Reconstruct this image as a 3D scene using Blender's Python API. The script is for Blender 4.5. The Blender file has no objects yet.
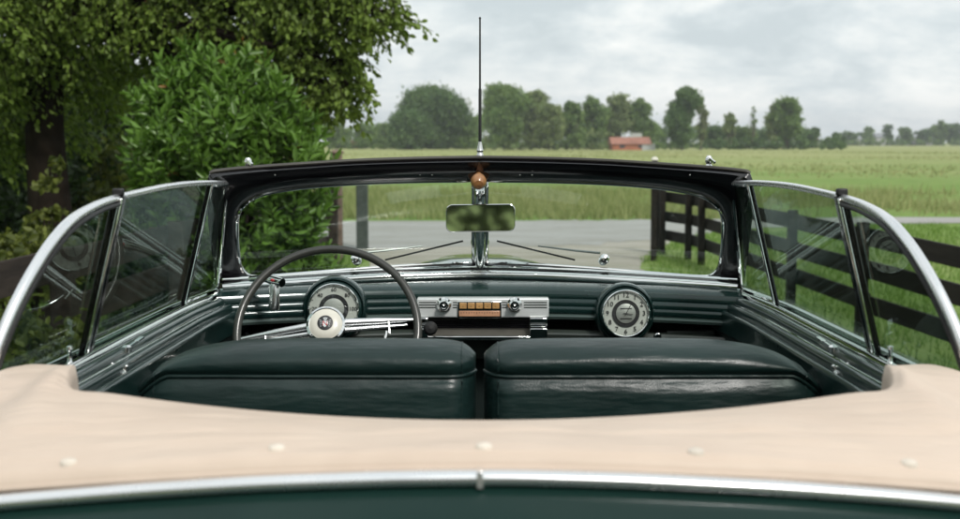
import bpy, math, random
import numpy as np
from mathutils import Vector, Matrix
random.seed(7); rng = np.random.default_rng(11)
S = bpy.context.scene
COL = S.collection
R = math.radians
H = 1.62; FPX = 1319.0; CX = 480.0; CY = 259.5
PITCH = math.atan((CY-142)/FPX)
CAM = Vector((0, 0, H))
Fv = Vector((0, math.cos(PITCH), -math.sin(PITCH))); Uv = Vector((0, math.sin(PITCH), math.cos(PITCH)))
def ray(px, py): return Fv*FPX + Vector((px-CX, 0, 0)) + Uv*(CY-py)
def P(px, py, Y):
    d = ray(px, py); return CAM + d*(Y/d.y)
def PZ(px, py, z=0.0):
    d = ray(px, py); return CAM + d*((z-H)/d.z)

# ------------------------------------------------------------------ materials
def newmat(name):
    m = bpy.data.materials.new(name); m.use_nodes = True
    nt = m.node_tree; nt.nodes.clear()
    out = nt.nodes.new('ShaderNodeOutputMaterial')
    return m, nt, out
def N(nt, t, **kw):
    n = nt.nodes.new(t)
    for k, v in kw.items():
        if k in n.inputs: n.inputs[k].default_value = v
        else: setattr(n, k, v)
    return n
def L(nt, a, b): nt.links.new(a, b)
def c4(c): return (c[0], c[1], c[2], 1.0)
def ramp(nt, fac, stops):
    r = nt.nodes.new('ShaderNodeValToRGB')
    while len(r.color_ramp.elements) < len(stops): r.color_ramp.elements.new(0.5)
    for e, (p, c) in zip(r.color_ramp.elements, stops):
        e.position = p; e.color = c4(c)
    L(nt, fac, r.inputs['Fac']); return r
def noise(nt, scale, detail=4, rough=.55, vec=None, coord='Object', stretch=None):
    tc = N(nt, 'ShaderNodeTexCoord')
    src = tc.outputs[coord]
    if stretch:
        mp = N(nt, 'ShaderNodeMapping'); mp.inputs['Scale'].default_value = stretch
        L(nt, src, mp.inputs['Vector']); src = mp.outputs['Vector']
    n = N(nt, 'ShaderNodeTexNoise', Scale=scale, Detail=detail, Roughness=rough)
    L(nt, src, n.inputs['Vector']); return n
def simple(name, col, rough=.5, metal=0., coat=0., spec=.5, var=.15, vscale=6., bump=0., bscale=60., rvar=.08, flake=0.):
    m, nt, out = newmat(name)
    b = N(nt, 'ShaderNodeBsdfPrincipled')
    b.inputs['Metallic'].default_value = metal; b.inputs['Specular IOR Level'].default_value = spec
    b.inputs['Coat Weight'].default_value = coat; b.inputs['Coat Roughness'].default_value = .03
    n = noise(nt, vscale)
    lo = [c*(1-var) for c in col]; hi = [min(1, c*(1+var)) for c in col]
    r = ramp(nt, n.outputs['Fac'], [(.3, lo), (.7, hi)])
    L(nt, r.outputs['Color'], b.inputs['Base Color'])
    mr = N(nt, 'ShaderNodeMapRange'); mr.inputs['To Min'].default_value = max(.0, rough-rvar); mr.inputs['To Max'].default_value = rough+rvar
    n2 = noise(nt, vscale*3.3, 5)
    L(nt, n2.outputs['Fac'], mr.inputs['Value']); L(nt, mr.outputs['Result'], b.inputs['Roughness'])
    if bump > 0:
        n3 = noise(nt, bscale, 3)
        bp = N(nt, 'ShaderNodeBump', Strength=bump, Distance=.002)
        L(nt, n3.outputs['Fac'], bp.inputs['Height']); L(nt, bp.outputs['Normal'], b.inputs['Normal'])
    L(nt, b.outputs[0], out.inputs['Surface']); return m
M = {}
M['green'] = simple('green_metallic_paint', (.006, .020, .018), .38, .0, 1.0, spec=.15, var=.08)
M['deckdim'] = simple('green_paint_dim_reflection', (.007, .024, .020), .35, .0, .22, spec=.10, var=.08)  # body green again; dark reflection put into the finish by cutting coat and specular
M['dashgreen'] = simple('dash_green_paint', (.008, .025, .023), .25, .2, .6, spec=.3, var=.12, vscale=9)
M['dashgreen2'] = simple('dash_strip_paint', (.055, .082, .074), .33, .35, .4, var=.1)
M['lower'] = simple('lower_dash_enamel', (.03, .038, .032), .35, .1, .3, var=.2)
M['black'] = simple('black_lacquer', (.0022, .0018, .0028), .22, 0, .55, var=.2, bump=.10, bscale=160)
M['rubber'] = simple('black_rubber', (.008, .008, .008), .55, 0, 0, var=.3)
M['bronze'] = simple('aged_bronze', (.20, .11, .07), .3, .9, 0, var=.2)
M['olive'] = simple('weatherstrip', (.035, .032, .025), .6, 0, 0, var=.3)
M['chrome'] = simple('chrome', (.82, .83, .82), .06, 1., 0, var=.03, rvar=.035, bump=.03, bscale=20)
M['dullchrome'] = simple('brushed_metal', (.70, .71, .69), .22, 1., 0, var=.06, rvar=.08)
M['steel'] = simple('grey_steel', (.30, .31, .30), .35, .9, 0)
M['satin'] = simple('satin_rail', (.84, .85, .86), .27, .92, 0, var=.05, rvar=.08)
M['cream'] = simple('cream_enamel', (.62, .60, .52), .35, 0, .5, var=.06)
M['stud'] = simple('painted_stud', (.66, .59, .50), .3, 0, .4)
M['silverface'] = simple('silver_dial', (.42, .43, .40), .35, .5, 0, var=.12, vscale=60)
M['grey_dial'] = simple('dial_band', (.50, .51, .47), .4, .15, 0, var=.08, vscale=40)
M['ink'] = simple('dial_ink', (.012, .012, .014), .5)
M['red'] = simple('red_enamel', (.45, .03, .035), .3)
M['wheelplastic'] = simple('wheel_plastic', (.030, .031, .026), .33, 0, .2, var=.12, bump=.1, bscale=50)
M['wood'] = simple('turned_wood', (.30, .14, .05), .4, 0, .5, var=.35, vscale=40)
M['amber'] = simple('amber_keys', (.42, .24, .09), .4, 0, .3, var=.2, vscale=50)
M['amberdial'] = simple('amber_dial', (.50, .27, .16), .35, 0, .3, var=.15, vscale=30)
M['plate'] = simple('radio_plate', (.74, .77, .76), .30, .35, 0, var=.08)
M['slot'] = simple('slot_enamel', (.085, .08, .068), .4, .2, 0, var=.2)
M['tyre'] = simple('tyre', (.012, .012, .012), .8)
M['carpet'] = simple('carpet', (.012, .018, .017), .95, spec=.1, bump=.3)
M['lamp'] = simple('lamp_glass', (.55, .56, .55), .1, .2, 1)
M['taillens'] = simple('tail_lens', (.3, .01, .01), .15, 0, 1)
M['dooriner'] = simple('door_card', (.006, .014, .013), .6, 0, 0, var=.15, bump=.3, bscale=120)

def leather():
    m, nt, out = newmat('green_leather')
    b = N(nt, 'ShaderNodeBsdfPrincipled'); b.inputs['Specular IOR Level'].default_value = .38
    n = noise(nt, 5, 5)
    r = ramp(nt, n.outputs['Fac'], [(.3, (.005, .015, .014)), (.7, (.011, .027, .025))])
    L(nt, r.outputs['Color'], b.inputs['Base Color'])
    n2 = noise(nt, 14, 4); mr = N(nt, 'ShaderNodeMapRange'); mr.inputs['To Min'].default_value = .24; mr.inputs['To Max'].default_value = .46
    L(nt, n2.outputs['Fac'], mr.inputs['Value']); L(nt, mr.outputs['Result'], b.inputs['Roughness'])
    v = N(nt, 'ShaderNodeTexVoronoi', Scale=380.)
    tc = N(nt, 'ShaderNodeTexCoord'); L(nt, tc.outputs['Object'], v.inputs['Vector'])
    b1 = N(nt, 'ShaderNodeBump', Strength=.18, Distance=.001); L(nt, v.outputs['Distance'], b1.inputs['Height'])
    n3 = noise(nt, 4.0, 3, stretch=(1.2, 3, 5)); b2 = N(nt, 'ShaderNodeBump', Strength=.36, Distance=.022)
    L(nt, n3.outputs['Fac'], b2.inputs['Height']); L(nt, b1.outputs['Normal'], b2.inputs['Normal'])
    n4 = noise(nt, 20, 3, stretch=(2.2, .6, .6)); b3 = N(nt, 'ShaderNodeBump', Strength=.12, Distance=.004)
    L(nt, n4.outputs['Fac'], b3.inputs['Height']); L(nt, b2.outputs['Normal'], b3.inputs['Normal'])
    L(nt, b3.outputs['Normal'], b.inputs['Normal'])
    L(nt, b.outputs[0], out.inputs['Surface']); return m
M['leather'] = leather()
def canvas():
    m, nt, out = newmat('beige_vinyl')
    b = N(nt, 'ShaderNodeBsdfPrincipled', Roughness=.55)
    b.inputs['Specular IOR Level'].default_value = .35
    n = noise(nt, 5, 6, .6)
    r = ramp(nt, n.outputs['Fac'], [(.25, (.55, .44, .355)), (.6, (.60, .49, .40)), (.85, (.63, .52, .43))])
    L(nt, r.outputs['Color'], b.inputs['Base Color'])
    n2 = noise(nt, 900, 2); b1 = N(nt, 'ShaderNodeBump', Strength=.2, Distance=.0008); L(nt, n2.outputs['Fac'], b1.inputs['Height'])
    n3 = noise(nt, 3.2, 3, stretch=(1, 3.5, 1)); b2 = N(nt, 'ShaderNodeBump', Strength=.42, Distance=.035)
    L(nt, n3.outputs['Fac'], b2.inputs['Height']); L(nt, b1.outputs['Normal'], b2.inputs['Normal'])
    L(nt, b2.outputs['Normal'], b.inputs['Normal'])
    L(nt, b.outputs[0], out.inputs['Surface']); return m
M['canvas'] = canvas()
def glass(name, tint, ior):
    m, nt, out = newmat(name)
    t = N(nt, 'ShaderNodeBsdfTransparent'); t.inputs['Color'].default_value = c4(tint)
    g = N(nt, 'ShaderNodeBsdfGlossy', Roughness=.0); g.inputs['Color'].default_value = (1, 1, 1, 1)
    fr = N(nt, 'ShaderNodeFresnel', IOR=ior)
    geo = N(nt, 'ShaderNodeNewGeometry')
    inv = N(nt, 'ShaderNodeMath', operation='SUBTRACT'); inv.inputs[0].default_value = 1.0
    L(nt, geo.outputs['Backfacing'], inv.inputs[1])
    mul = N(nt, 'ShaderNodeMath', operation='MULTIPLY'); L(nt, fr.outputs[0], mul.inputs[0]); L(nt, inv.outputs[0], mul.inputs[1])
    mx = N(nt, 'ShaderNodeMixShader'); L(nt, mul.outputs[0], mx.inputs[0]); L(nt, t.outputs[0], mx.inputs[1]); L(nt, g.outputs[0], mx.inputs[2])
    n = noise(nt, 9, 6, .7); rr = ramp(nt, n.outputs['Fac'], [(.5, (.0, .0, .0)), (.8, (.03, .03, .03))]); df = N(nt, 'ShaderNodeBsdfDiffuse'); df.inputs['Color'].default_value = (.6, .6, .58, 1)
    m2 = N(nt, 'ShaderNodeMixShader'); L(nt, rr.outputs['Color'], m2.inputs[0]); L(nt, mx.outputs[0], m2.inputs[1]); L(nt, df.outputs[0], m2.inputs[2])
    L(nt, m2.outputs[0], out.inputs['Surface']); return m
M['glass'] = glass('windscreen_glass', (.95, .975, .96), 1.5)
M['sideglass'] = glass('door_glass', (.74, .80, .77), 2.25)
def mirror():
    m, nt, out = newmat('mirror_silver')
    g = N(nt, 'ShaderNodeBsdfGlossy', Roughness=.04); g.inputs['Color'].default_value = (.72, .72, .68, 1)
    L(nt, g.outputs[0], out.inputs['Surface']); return m
M['mirror'] = mirror()
def leafmat(name, a, b_, c=None, trans=.35, rough=.45, clump=1.2, spec=.22):
    m, nt, out = newmat(name)
    geo = N(nt, 'ShaderNodeNewGeometry')
    n = noise(nt, clump, 3)
    add = N(nt, 'ShaderNodeMath', operation='ADD'); mu = N(nt, 'ShaderNodeMath', operation='MULTIPLY'); mu.inputs[1].default_value = .55
    L(nt, geo.outputs['Random Per Island'], mu.inputs[0]); L(nt, mu.outputs[0], add.inputs[0])
    mu2 = N(nt, 'ShaderNodeMath', operation='MULTIPLY'); mu2.inputs[1].default_value = .75
    L(nt, n.outputs['Fac'], mu2.inputs[0]); L(nt, mu2.outputs[0], add.inputs[1])
    st = [(.2, a), (.85, b_)]
    if c: st = [(.15, a), (.65, b_), (.98, b_), (1., c)]
    r = ramp(nt, add.outputs[0], st)
    d = N(nt, 'ShaderNodeBsdfPrincipled', Roughness=rough); d.inputs['Specular IOR Level'].default_value = spec
    L(nt, r.outputs['Color'], d.inputs['Base Color'])
    t = N(nt, 'ShaderNodeBsdfTranslucent')
    br = N(nt, 'ShaderNodeHueSaturation', Saturation=1.1, Value=1.5); L(nt, r.outputs['Color'], br.inputs['Color'])
    L(nt, br.outputs[0], t.inputs['Color'])
    mx = N(nt, 'ShaderNodeMixShader'); mx.inputs[0].default_value = trans
    L(nt, d.outputs[0], mx.inputs[1]); L(nt, t.outputs[0], mx.inputs[2]); L(nt, mx.outputs[0], out.inputs['Surface']); return m
M['treeleaf'] = leafmat('tree_leaves', (.020, .046, .008), (.165, .235, .045), (.30, .10, .03), clump=.8)
M['laurel'] = leafmat('laurel_leaves', (.009, .032, .006), (.13, .24, .042), (.26, .13, .03), trans=.25, rough=.34, clump=1.5, spec=.4)
M['thicket'] = leafmat('thicket_leaves', (.008, .018, .006), (.035, .065, .015), clump=.7)
M['yellowshrub'] = leafmat('yellow_green_leaves', (.022, .038, .009), (.14, .165, .035), clump=.9)
M['far1'] = leafmat('far_tree_leaves', (.05, .11, .03), (.18, .26, .075), clump=.16, trans=.25)
M['far2'] = leafmat('far_tree_leaves_pale', (.085, .135, .045), (.22, .27, .10), clump=.16, trans=.25)
M['far3'] = leafmat('far_tree_leaves_deep', (.035, .085, .028), (.12, .19, .06), clump=.16, trans=.25)
M['bark'] = simple('bark', (.016, .012, .009), .95, spec=.06, var=.4, vscale=8, bump=.8, bscale=14)
M['farbark'] = simple('pale_bark', (.12, .10, .08), .9, var=.3)
def fencewood(name, a, b_):
    m, nt, out = newmat(name)
    b = N(nt, 'ShaderNodeBsdfPrincipled', Roughness=.75); b.inputs['Specular IOR Level'].default_value = .15
    n = noise(nt, 3, 6, .65, stretch=(4, .6, 6))
    r = ramp(nt, n.outputs['Fac'], [(.3, a), (.75, b_)])
    L(nt, r.outputs['Color'], b.inputs['Base Color'])
    bp = N(nt, 'ShaderNodeBump', Strength=.5, Distance=.01); L(nt, n.outputs['Fac'], bp.inputs['Height']); L(nt, bp.outputs['Normal'], b.inputs['Normal'])
    L(nt, b.outputs[0], out.inputs['Surface']); return m
M['blackwood'] = fencewood('black_stained_wood', (.008, .006, .005), (.028, .023, .019))
M['brownwood'] = fencewood('brown_stained_wood', (.018, .014, .012), (.055, .042, .034))
M['greywood'] = fencewood('grey_post', (.045, .055, .05), (.10, .115, .105))
M['pinkwood'] = fencewood('weathered_post', (.12, .085, .07), (.24, .17, .14))
M['brick'] = simple('red_brick', (.33, .12, .06), .85, var=.3, vscale=2)
M['tile'] = simple('roof_tile', (.30, .135, .09), .8, var=.25, vscale=1.5)
M['tilegrey'] = simple('grey_roof', (.22, .23, .24), .8, var=.2)
M['whitewall'] = simple('white_render', (.38, .39, .38), .8, var=.08)
M['darkglass'] = simple('window_dark', (.03, .035, .04), .15)
M['greenpaintwood'] = simple('green_door', (.03, .05, .04), .6)

# ------------------------------------------------------------------ builders
def roots(o):
    while o.parent: o = o.parent
    return o
class MB:
    def __init__(s): s.v = []; s.f = []
    def add(s, vs, fs):
        k = len(s.v); s.v += [tuple(v) for v in vs]; s.f += [tuple(i+k for i in f) for f in fs]; return s
    def grid(s, rows, cu=False, cv=False, flip=False):
        n = len(rows); m = len(rows[0]); vs = [p for r in rows for p in r]; fs = []
        for i in range(n if cu else n-1):
            for j in range(m if cv else m-1):
                a = i*m+j; b = i*m+(j+1) % m; c = ((i+1) % n)*m+(j+1) % m; d = ((i+1) % n)*m+j
                fs.append((a, d, c, b) if flip else (a, b, c, d))
        return s.add(vs, fs)
    def box(s, lo, hi):
        x0, y0, z0 = lo; x1, y1, z1 = hi
        return s.add([(x0,y0,z0),(x1,y0,z0),(x1,y1,z0),(x0,y1,z0),(x0,y0,z1),(x1,y0,z1),(x1,y1,z1),(x0,y1,z1)],
                     [(0,3,2,1),(4,5,6,7),(0,1,5,4),(1,2,6,5),(2,3,7,6),(3,0,4,7)])
    def obox(s, a, b, w, h, up=(0, 0, 1)):
        a = Vector(a); b = Vector(b); d = (b-a).normalized(); up = Vector(up)
        r = d.cross(up).normalized()*w/2; u = r.cross(d).normalized()*h/2
        vs = [a-r-u, a+r-u, a+r+u, a-r+u, b-r-u, b+r-u, b+r+u, b-r+u]
        return s.add(vs, [(0,3,2,1),(4,5,6,7),(0,1,5,4),(1,2,6,5),(2,3,7,6),(3,0,4,7)])
    def tube(s, pts, r, seg=12, closed=False, sq=1.0, up=None, caps=True, refu=(0, 0, 1)):
        pts = [Vector(p) for p in pts]; n = len(pts); rows = []
        for i, p in enumerate(pts):
            if closed: t = pts[(i+1) % n]-pts[i-1]
            else: t = pts[min(i+1, n-1)]-pts[max(i-1, 0)]
            t.normalize(); ru = Vector(refu)
            if abs(t.dot(ru)) > .97: ru = Vector((0, 1, 0)) if abs(t.y) < .9 else Vector((1, 0, 0))
            a = t.cross(ru).normalized(); b = a.cross(t).normalized()
            rr = r[i] if hasattr(r, '__len__') else r
            rows.append([p+a*math.cos(q)*rr+b*math.sin(q)*rr*sq for q in [2*math.pi*k/seg for k in range(seg)]])
        k = len(s.v); s.grid(rows, cu=closed, cv=True)
        if caps and not closed:
            s.f.append(tuple(k+j for j in range(seg))[::-1]); s.f.append(tuple(k+(n-1)*seg+j for j in range(seg)))
        return s
    def lathe(s, prof, o, ax, seg=40):
        o = Vector(o); ax = Vector(ax).normalized(); a = ax.orthogonal().normalized(); b = ax.cross(a)
        rows = [[o+ax*h+(a*math.cos(q)+b*math.sin(q))*max(r, 1e-5) for q in [2*math.pi*k/seg for k in range(seg)]] for r, h in prof]
        return s.grid(rows, cv=True)
    def build(s, name, mat, parent=None, sharp=35, flat=False, bevel=0):
        off = roots(parent).location if parent else Vector((0, 0, 0))
        me = bpy.data.meshes.new(name)
        me.from_pydata([(v[0]-off.x, v[1]-off.y, v[2]-off.z) for v in s.v], [], s.f)
        me.update()
        if not flat:
            me.polygons.foreach_set('use_smooth', [True]*len(me.polygons)); me.set_sharp_from_angle(angle=R(sharp))
        me.materials.append(mat)
        o = bpy.data.objects.new(name, me); COL.objects.link(o)
        if parent: o.parent = parent
        if bevel:
            bm = o.modifiers.new('bevel', 'BEVEL'); bm.width = bevel; bm.segments = 2; bm.limit_method = 'ANGLE'
        return o
def tag(o, label, cat, group=None, kind=None):
    o['label'] = label; o['category'] = cat
    if group: o['group'] = group
    if kind: o['kind'] = kind
    return o
def empty(name, loc, label, cat, group=None):
    o = bpy.data.objects.new(name, None); COL.objects.link(o); o.location = loc; o.empty_display_size = .2
    return tag(o, label, cat, group)
def sph(mb, c, rx, ry, rz, n=16, m=10):
    rows = []
    for i in range(m+1):
        t = math.pi*i/m
        rows.append([(c[0]+rx*max(math.sin(t), 1e-4)*math.cos(2*math.pi*k/n), c[1]+ry*max(math.sin(t), 1e-4)*math.sin(2*math.pi*k/n), c[2]+rz*math.cos(t)) for k in range(n)])
    return mb.grid(rows, cv=True, flip=True)
def smooth(pts, n=8, closed=False):
    """Catmull-Rom"""
    pts = [Vector(p) for p in pts]; out = []; m = len(pts)
    rng_ = range(m if closed else m-1)
    for i in rng_:
        p1 = pts[i]; p2 = pts[(i+1) % m]
        p0 = pts[i-1] if (i > 0 or closed) else p1*2-p2
        p3 = pts[(i+2) % m] if (i+2 < m or closed) else p2*2-p1
        for k in range(n):
            t = k/n
            out.append(.5*((2*p1)+(p2-p0)*t+(2*p0-5*p1+4*p2-p3)*t*t+(3*p1-p0-3*p2+p3)*t**3))
    if not closed: out.append(pts[-1])
    return out
def sstep(a, b, x):
    t = min(1, max(0, (x-a)/(b-a))); return t*t*(3-2*t)
def text_mb(mb, txt, origin, size, xax, yax, align='CENTER', thick=0.0006):
    cu = bpy.data.curves.new('tmp', 'FONT'); cu.body = txt; cu.size = size; cu.align_x = align; cu.align_y = 'CENTER'; cu.extrude = thick; cu.resolution_u = 2
    ob = bpy.data.objects.new('tmp', cu); COL.objects.link(ob)
    dg = bpy.context.evaluated_depsgraph_get(); dg.update()
    me = bpy.data.meshes.new_from_object(ob.evaluated_get(dg))
    xa = Vector(xax); ya = Vector(yax); za = xa.cross(ya); o = Vector(origin)
    mb.add([o+xa*v.co.x+ya*v.co.y+za*v.co.z for v in me.vertices], [tuple(p.vertices) for p in me.polygons])
    bpy.data.objects.remove(ob); bpy.data.curves.remove(cu); bpy.data.meshes.remove(me)

# ================================================================== THE CAR
car = empty('convertible_car', (0, 2.7, 0), 'dark green open vintage convertible seen from behind its beige folded roof cover', 'car')
def mir(pts, s): return [(p[0]*s, p[1], p[2]) for p in pts]

# --- windscreen surface: V in plan, raked
ZT = 1.545
def WY(x, z): 
    a = abs(x)/.66
    return 3.44 - .05*a - .17*a*a + (ZT-z)*.62
def Wpx(px, py, off=0):
    Y = 3.4
    for _ in range(30):
        p = P(px, py, Y); Y = WY(p.x, p.z)+off
    return P(px, py, Y)
wind = MB()
# outline of right half in picture terms -> real surface; inner glass edge and outer frame edge
inner = [(487,181),(540,181.5),(600,183.5),(650,187),(685,192),(703,197),(715,205),(721.5,216),(722.5,232),(721.5,250),(719,266),(712,274.5),(698,276),(650,272.5),(600,268.5),(540,264.5),(487,262)]
outer = [(480.2,159),(540,160),(600,162),(650,165),(700,168.5),(738,172),(749,175),(752,186),(751,220),(747,250),(742,280),(737,300),(705,294),(650,288),(600,284),(540,280),(480.2,277)]
ins = smooth([Vector((a, b, 0)) for a, b in inner], 5)
outs = smooth([Vector((a, b, 0)) for a, b in outer], 5)
w3 = [Wpx(p.x, p.y) for p in ins]; o3 = [Wpx(p.x, p.y) for p in outs]
# parts of windscreen
ws = None
def frame_half(s, mb):
    n = len(w3); fr = -.028; bk = .022
    rows = []
    for i in range(n):
        a = w3[i]; b = o3[i]; m1 = a.lerp(b, .12); m2 = a.lerp(b, .88); 
        sec = [Vector((a.x, a.y+bk, a.z)), Vector((a.x, a.y-.006, a.z)), Vector((m1.x, m1.y+fr*.8, m1.z)), Vector((a.lerp(b, .5).x, a.lerp(b, .5).y+fr*1.15, a.lerp(b, .5).z)),
               Vector((m2.x, m2.y+fr, m2.z)), Vector((b.x, b.y-.012, b.z)), Vector((b.x, b.y+bk, b.z))]
        rows.append([(v.x*s, v.y, v.z) for v in sec])
    mb.grid(rows, cv=True, flip=(s > 0))
for s in (1, -1): frame_half(s, wind)
windscreen = wind.build('windscreen_frame', M['black'], car)
# weatherstrip on header top
tp = [o3[i] for i in range(0, 31)]
full = [(-p.x, p.y-.004, p.z+.004) for p in tp[::-1]]+[(p.x, p.y-.004, p.z+.004) for p in tp[1:]]
MB().tube(full, .010, 10, sq=.55).build('weatherstrip', M['olive'], windscreen)
full = [(-p.x, p.y+.03, p.z+.003) for p in tp[::-1]]+[(p.x, p.y+.03, p.z+.003) for p in tp[1:]]
MB().tube(full, .011, 10, sq=.5).build('header_moulding', M['black'], windscreen)
# glass panes and chrome beading
for s in (1, -1):
    mb = MB(); c = sum((Vector(p) for p in w3), Vector())/len(w3); c.y = WY(c.x, c.z)
    rows = []
    for k in range(7):
        t = k/6
        r = []
        for p in w3:
            q = c.lerp(p, t); r.append((q.x*s, WY(q.x, q.z), q.z))
        rows.append(r)
    mb.grid(rows, cv=True, flip=(s > 0))
    mb.grid([[(x, y+.005, z) for x, y, z in r] for r in rows], cv=True, flip=(s < 0))
    mb.build('windscreen_glass', M['glass'], windscreen)
    MB().tube([(p.x*s, p.y-.008, p.z) for p in w3], .0042, 8, closed=True).build('chrome_beading', M['chrome'], windscreen)
# latches on the header
for px, py in ((248, 166), (709, 160)):
    p = Wpx(px, 169 if px > 480 else 171)
    mb = MB(); mb.lathe([(0, .034), (.005, .033), (.0085, .027), (.009, .018), (.006, .012), (.011, .006), (.013, 0), (.013, -.006)], (p.x, p.y+.004, p.z), (0, 0, 1), 16)
    mb.obox((p.x, p.y, p.z+.026), (p.x+.012, p.y-.012, p.z+.016), .007, .006)
    mb.build('latch', M['chrome'], windscreen)
# screws on header face
for px in (420, 432, 520, 532, 275, 690):
    mb = MB(); p = Wpx(px, 175, -.034); sph(mb, p, .0018, .001, .0018, 8, 5); mb.build('screw', M['dullchrome'], windscreen)
# centre post
pt = Wpx(480.5, 181); pb = Wpx(480.5, 277)
mb = MB(); mb.tube([(0, pt.y-.012, pt.z+.004), (0, (pt.y+pb.y)/2-.012, (pt.z+pb.z)/2), (0, pb.y-.02, pb.z+.01)], [.014, .015, .017], 16)
mb.tube([(.009, pt.y-.022, pt.z), (.009, pb.y-.03, pb.z+.01)], .004, 8); mb.tube([(-.009, pt.y-.022, pt.z), (-.009, pb.y-.03, pb.z+.01)], .004, 8)
mb.lathe([(.0175, -.018), (.019, -.006), (.0185, .008), (.016, .02)], (0, pb.y-.02, pb.z+.012), (0, -.3, 1), 20)
post = mb.build('centre_post', M['chrome'], windscreen)
MB().box((-.014, 3.44, 1.17), (.014, 3.60, pb.z-.012)).build('post_bracket', M['black'], windscreen, bevel=.003)
# antenna
ant = Wpx(480, 159)
mb = MB(); mb.lathe([(.004, .045), (.007, .028), (.009, .022), (.007, .017), (.010, .006), (.013, 0), (.013, -.02)], (0, ant.y+.012, ant.z), (0, 0, 1), 16)
antb = mb.build('antenna', M['dullchrome'], car)
a0 = Vector((0, ant.y+.012, ant.z+.03)); a1 = P(480, 18, ant.y+.012)
mb = MB(); mb.tube([a0, a0.lerp(a1, .45), a0.lerp(a1, .46), a1], [.0042, .0040, .0028, .0022], 8); sph(mb, a1, .0032, .0032, .0032, 8, 6)
mb.build('antenna_mast', M['rubber'], antb)
# wooden knob
kp = P(478.5, 178.5, pt.y-.075)
mb = MB(); mb.lathe([(.0, .034), (.012, .032), (.0185, .024), (.0205, .014), (.018, .003), (.010, -.004), (.008, -.02)], kp, (0, -.95, -.5), 28)
knob = mb.build('antenna_knob', M['wood'], windscreen)
mb = MB(); mb.lathe([(.0, -.012), (.020, -.0125), (.027, -.015), (.029, -.019), (.026, -.023)], (kp.x, kp.y+.018, kp.z+.008), (0, -.8, -.25), 28); mb.build('knob_flange', M['bronze'], knob)
# rear-view mirror
mp = P(480.5, 218, pt.y-.035); mw = .090; mh = .036
def rrect(w, h, r, n=6):
    o = []
    for cx, cy, a in ((w-r, h-r, 0), (-w+r, h-r, 90), (-w+r, -h+r, 180), (w-r, -h+r, 270)):
        for k in range(n+1):
            q = R(a+90*k/n); o.append((cx+r*math.cos(q), cy+r*math.sin(q)))
    return o
tx = Vector((1, -.02, .012)).normalized(); tn = Vector((0, -1, .02)).normalized(); tz = tn.cross(tx).normalized()*-1; 
tz = Vector((0, .02, 1))
def onm(a, b, d): return mp+tx*a+tz*b+tn*d
mb = MB()
prof = [(1.0, 0, -.012), (1.0, 0, 0), (1., .0, .004), (.985, -.0005, .006), (.955, -.001, .003)]
rows = []
for sc, dd, d in [(0.3, 0, -.016), (.9, 0, -.013), (1, 0, -.008), (1, 0, .002), (.99, 0, .005), (.965, 0, .0055), (.945, 0, .002)]:
    rows.append([onm(a*(1-(1-sc)*(mh/mw)), b*sc, d) for a, b in rrect(mw, mh, .016)])
mb.grid(rows, cv=True)
rvm = mb.build('rear_view_mirror', M['chrome'], car)
mb = MB(); pts = rrect(mw*.978, mh*.945, .014)
mb.add([onm(a, b, .0025) for a, b in pts], [tuple(range(len(pts)))[::-1]]); mb.build('mirror_glass', M['mirror'], rvm, flat=True)
MB().tube([onm(0, 0, -.012), onm(0, 0, -.04)], .008, 10).build('mirror_stem', M['chrome'], rvm)
# wipers (outside the glass)
def wiper(s):
    pv = Wpx(480+s*124, 259, .012); mb = MB()
    mb.lathe([(0, .024), (.008, .022), (.0125, .014), (.0105, .005), (.0105, -.004), (.0135, -.008), (.0135, -.03)], pv+Vector((0, -.004, 0)), (0, -.9, .2), 18)
    w = mb.build('wiper', M['chrome'], windscreen)
    a = P(480+s*120, 253, pv.y+.006); c = P(480+s*95, 250.5, pv.y+.035); b = P(480+s*58, 246, pv.y+.055)
    MB().tube([a, c, b], [.0034, .003, .002], 8).build('wiper_arm', M['steel'], w)
    e0 = P(480+s*17, 241, pv.y+.085); e1 = P(480+s*95, 260, pv.y+.045)
    MB().obox(e0, e1, .003, .0045).build('wiper_blade', M['rubber'], w)
for s in (1, -1): wiper(s)

# --- chrome garnish rail under the screen and dash top
def Yd(x): return 3.37-.11*(x/.65)**2
xs = [(-.655+1.31*i/60) for i in range(61)]
rail = []; 
for i in range(0, 61):
    x = xs[i]; a = abs(x)/.65
    # photo heights: centre 275, sides 287
    py = 274.5+13.0*a**1.6
    Y = 3.56-.08*a-.16*a*a
    q = P(480+x/Y*FPX, py, Y); rail.append(Vector((x, Y, q.z)))
MB().tube(rail, .0125, 14, sq=.95).build('garnish_rail', M['chrome'], car)
MB().tube([(p.x, p.y+.018, p.z+.019) for p in rail], .0035, 8).build('garnish_bead', M['chrome'], car)
mb = MB(); mb.grid([[(p.x, p.y+.06, p.z+.018) for p in rail], [(p.x, p.y+.03, p.z+.012) for p in rail], [(p.x, p.y+.008, p.z+.002) for p in rail], [(p.x, p.y-.008, p.z-.02) for p in rail]])
mb.build('garnish_channel', M['black'], car)
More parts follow.
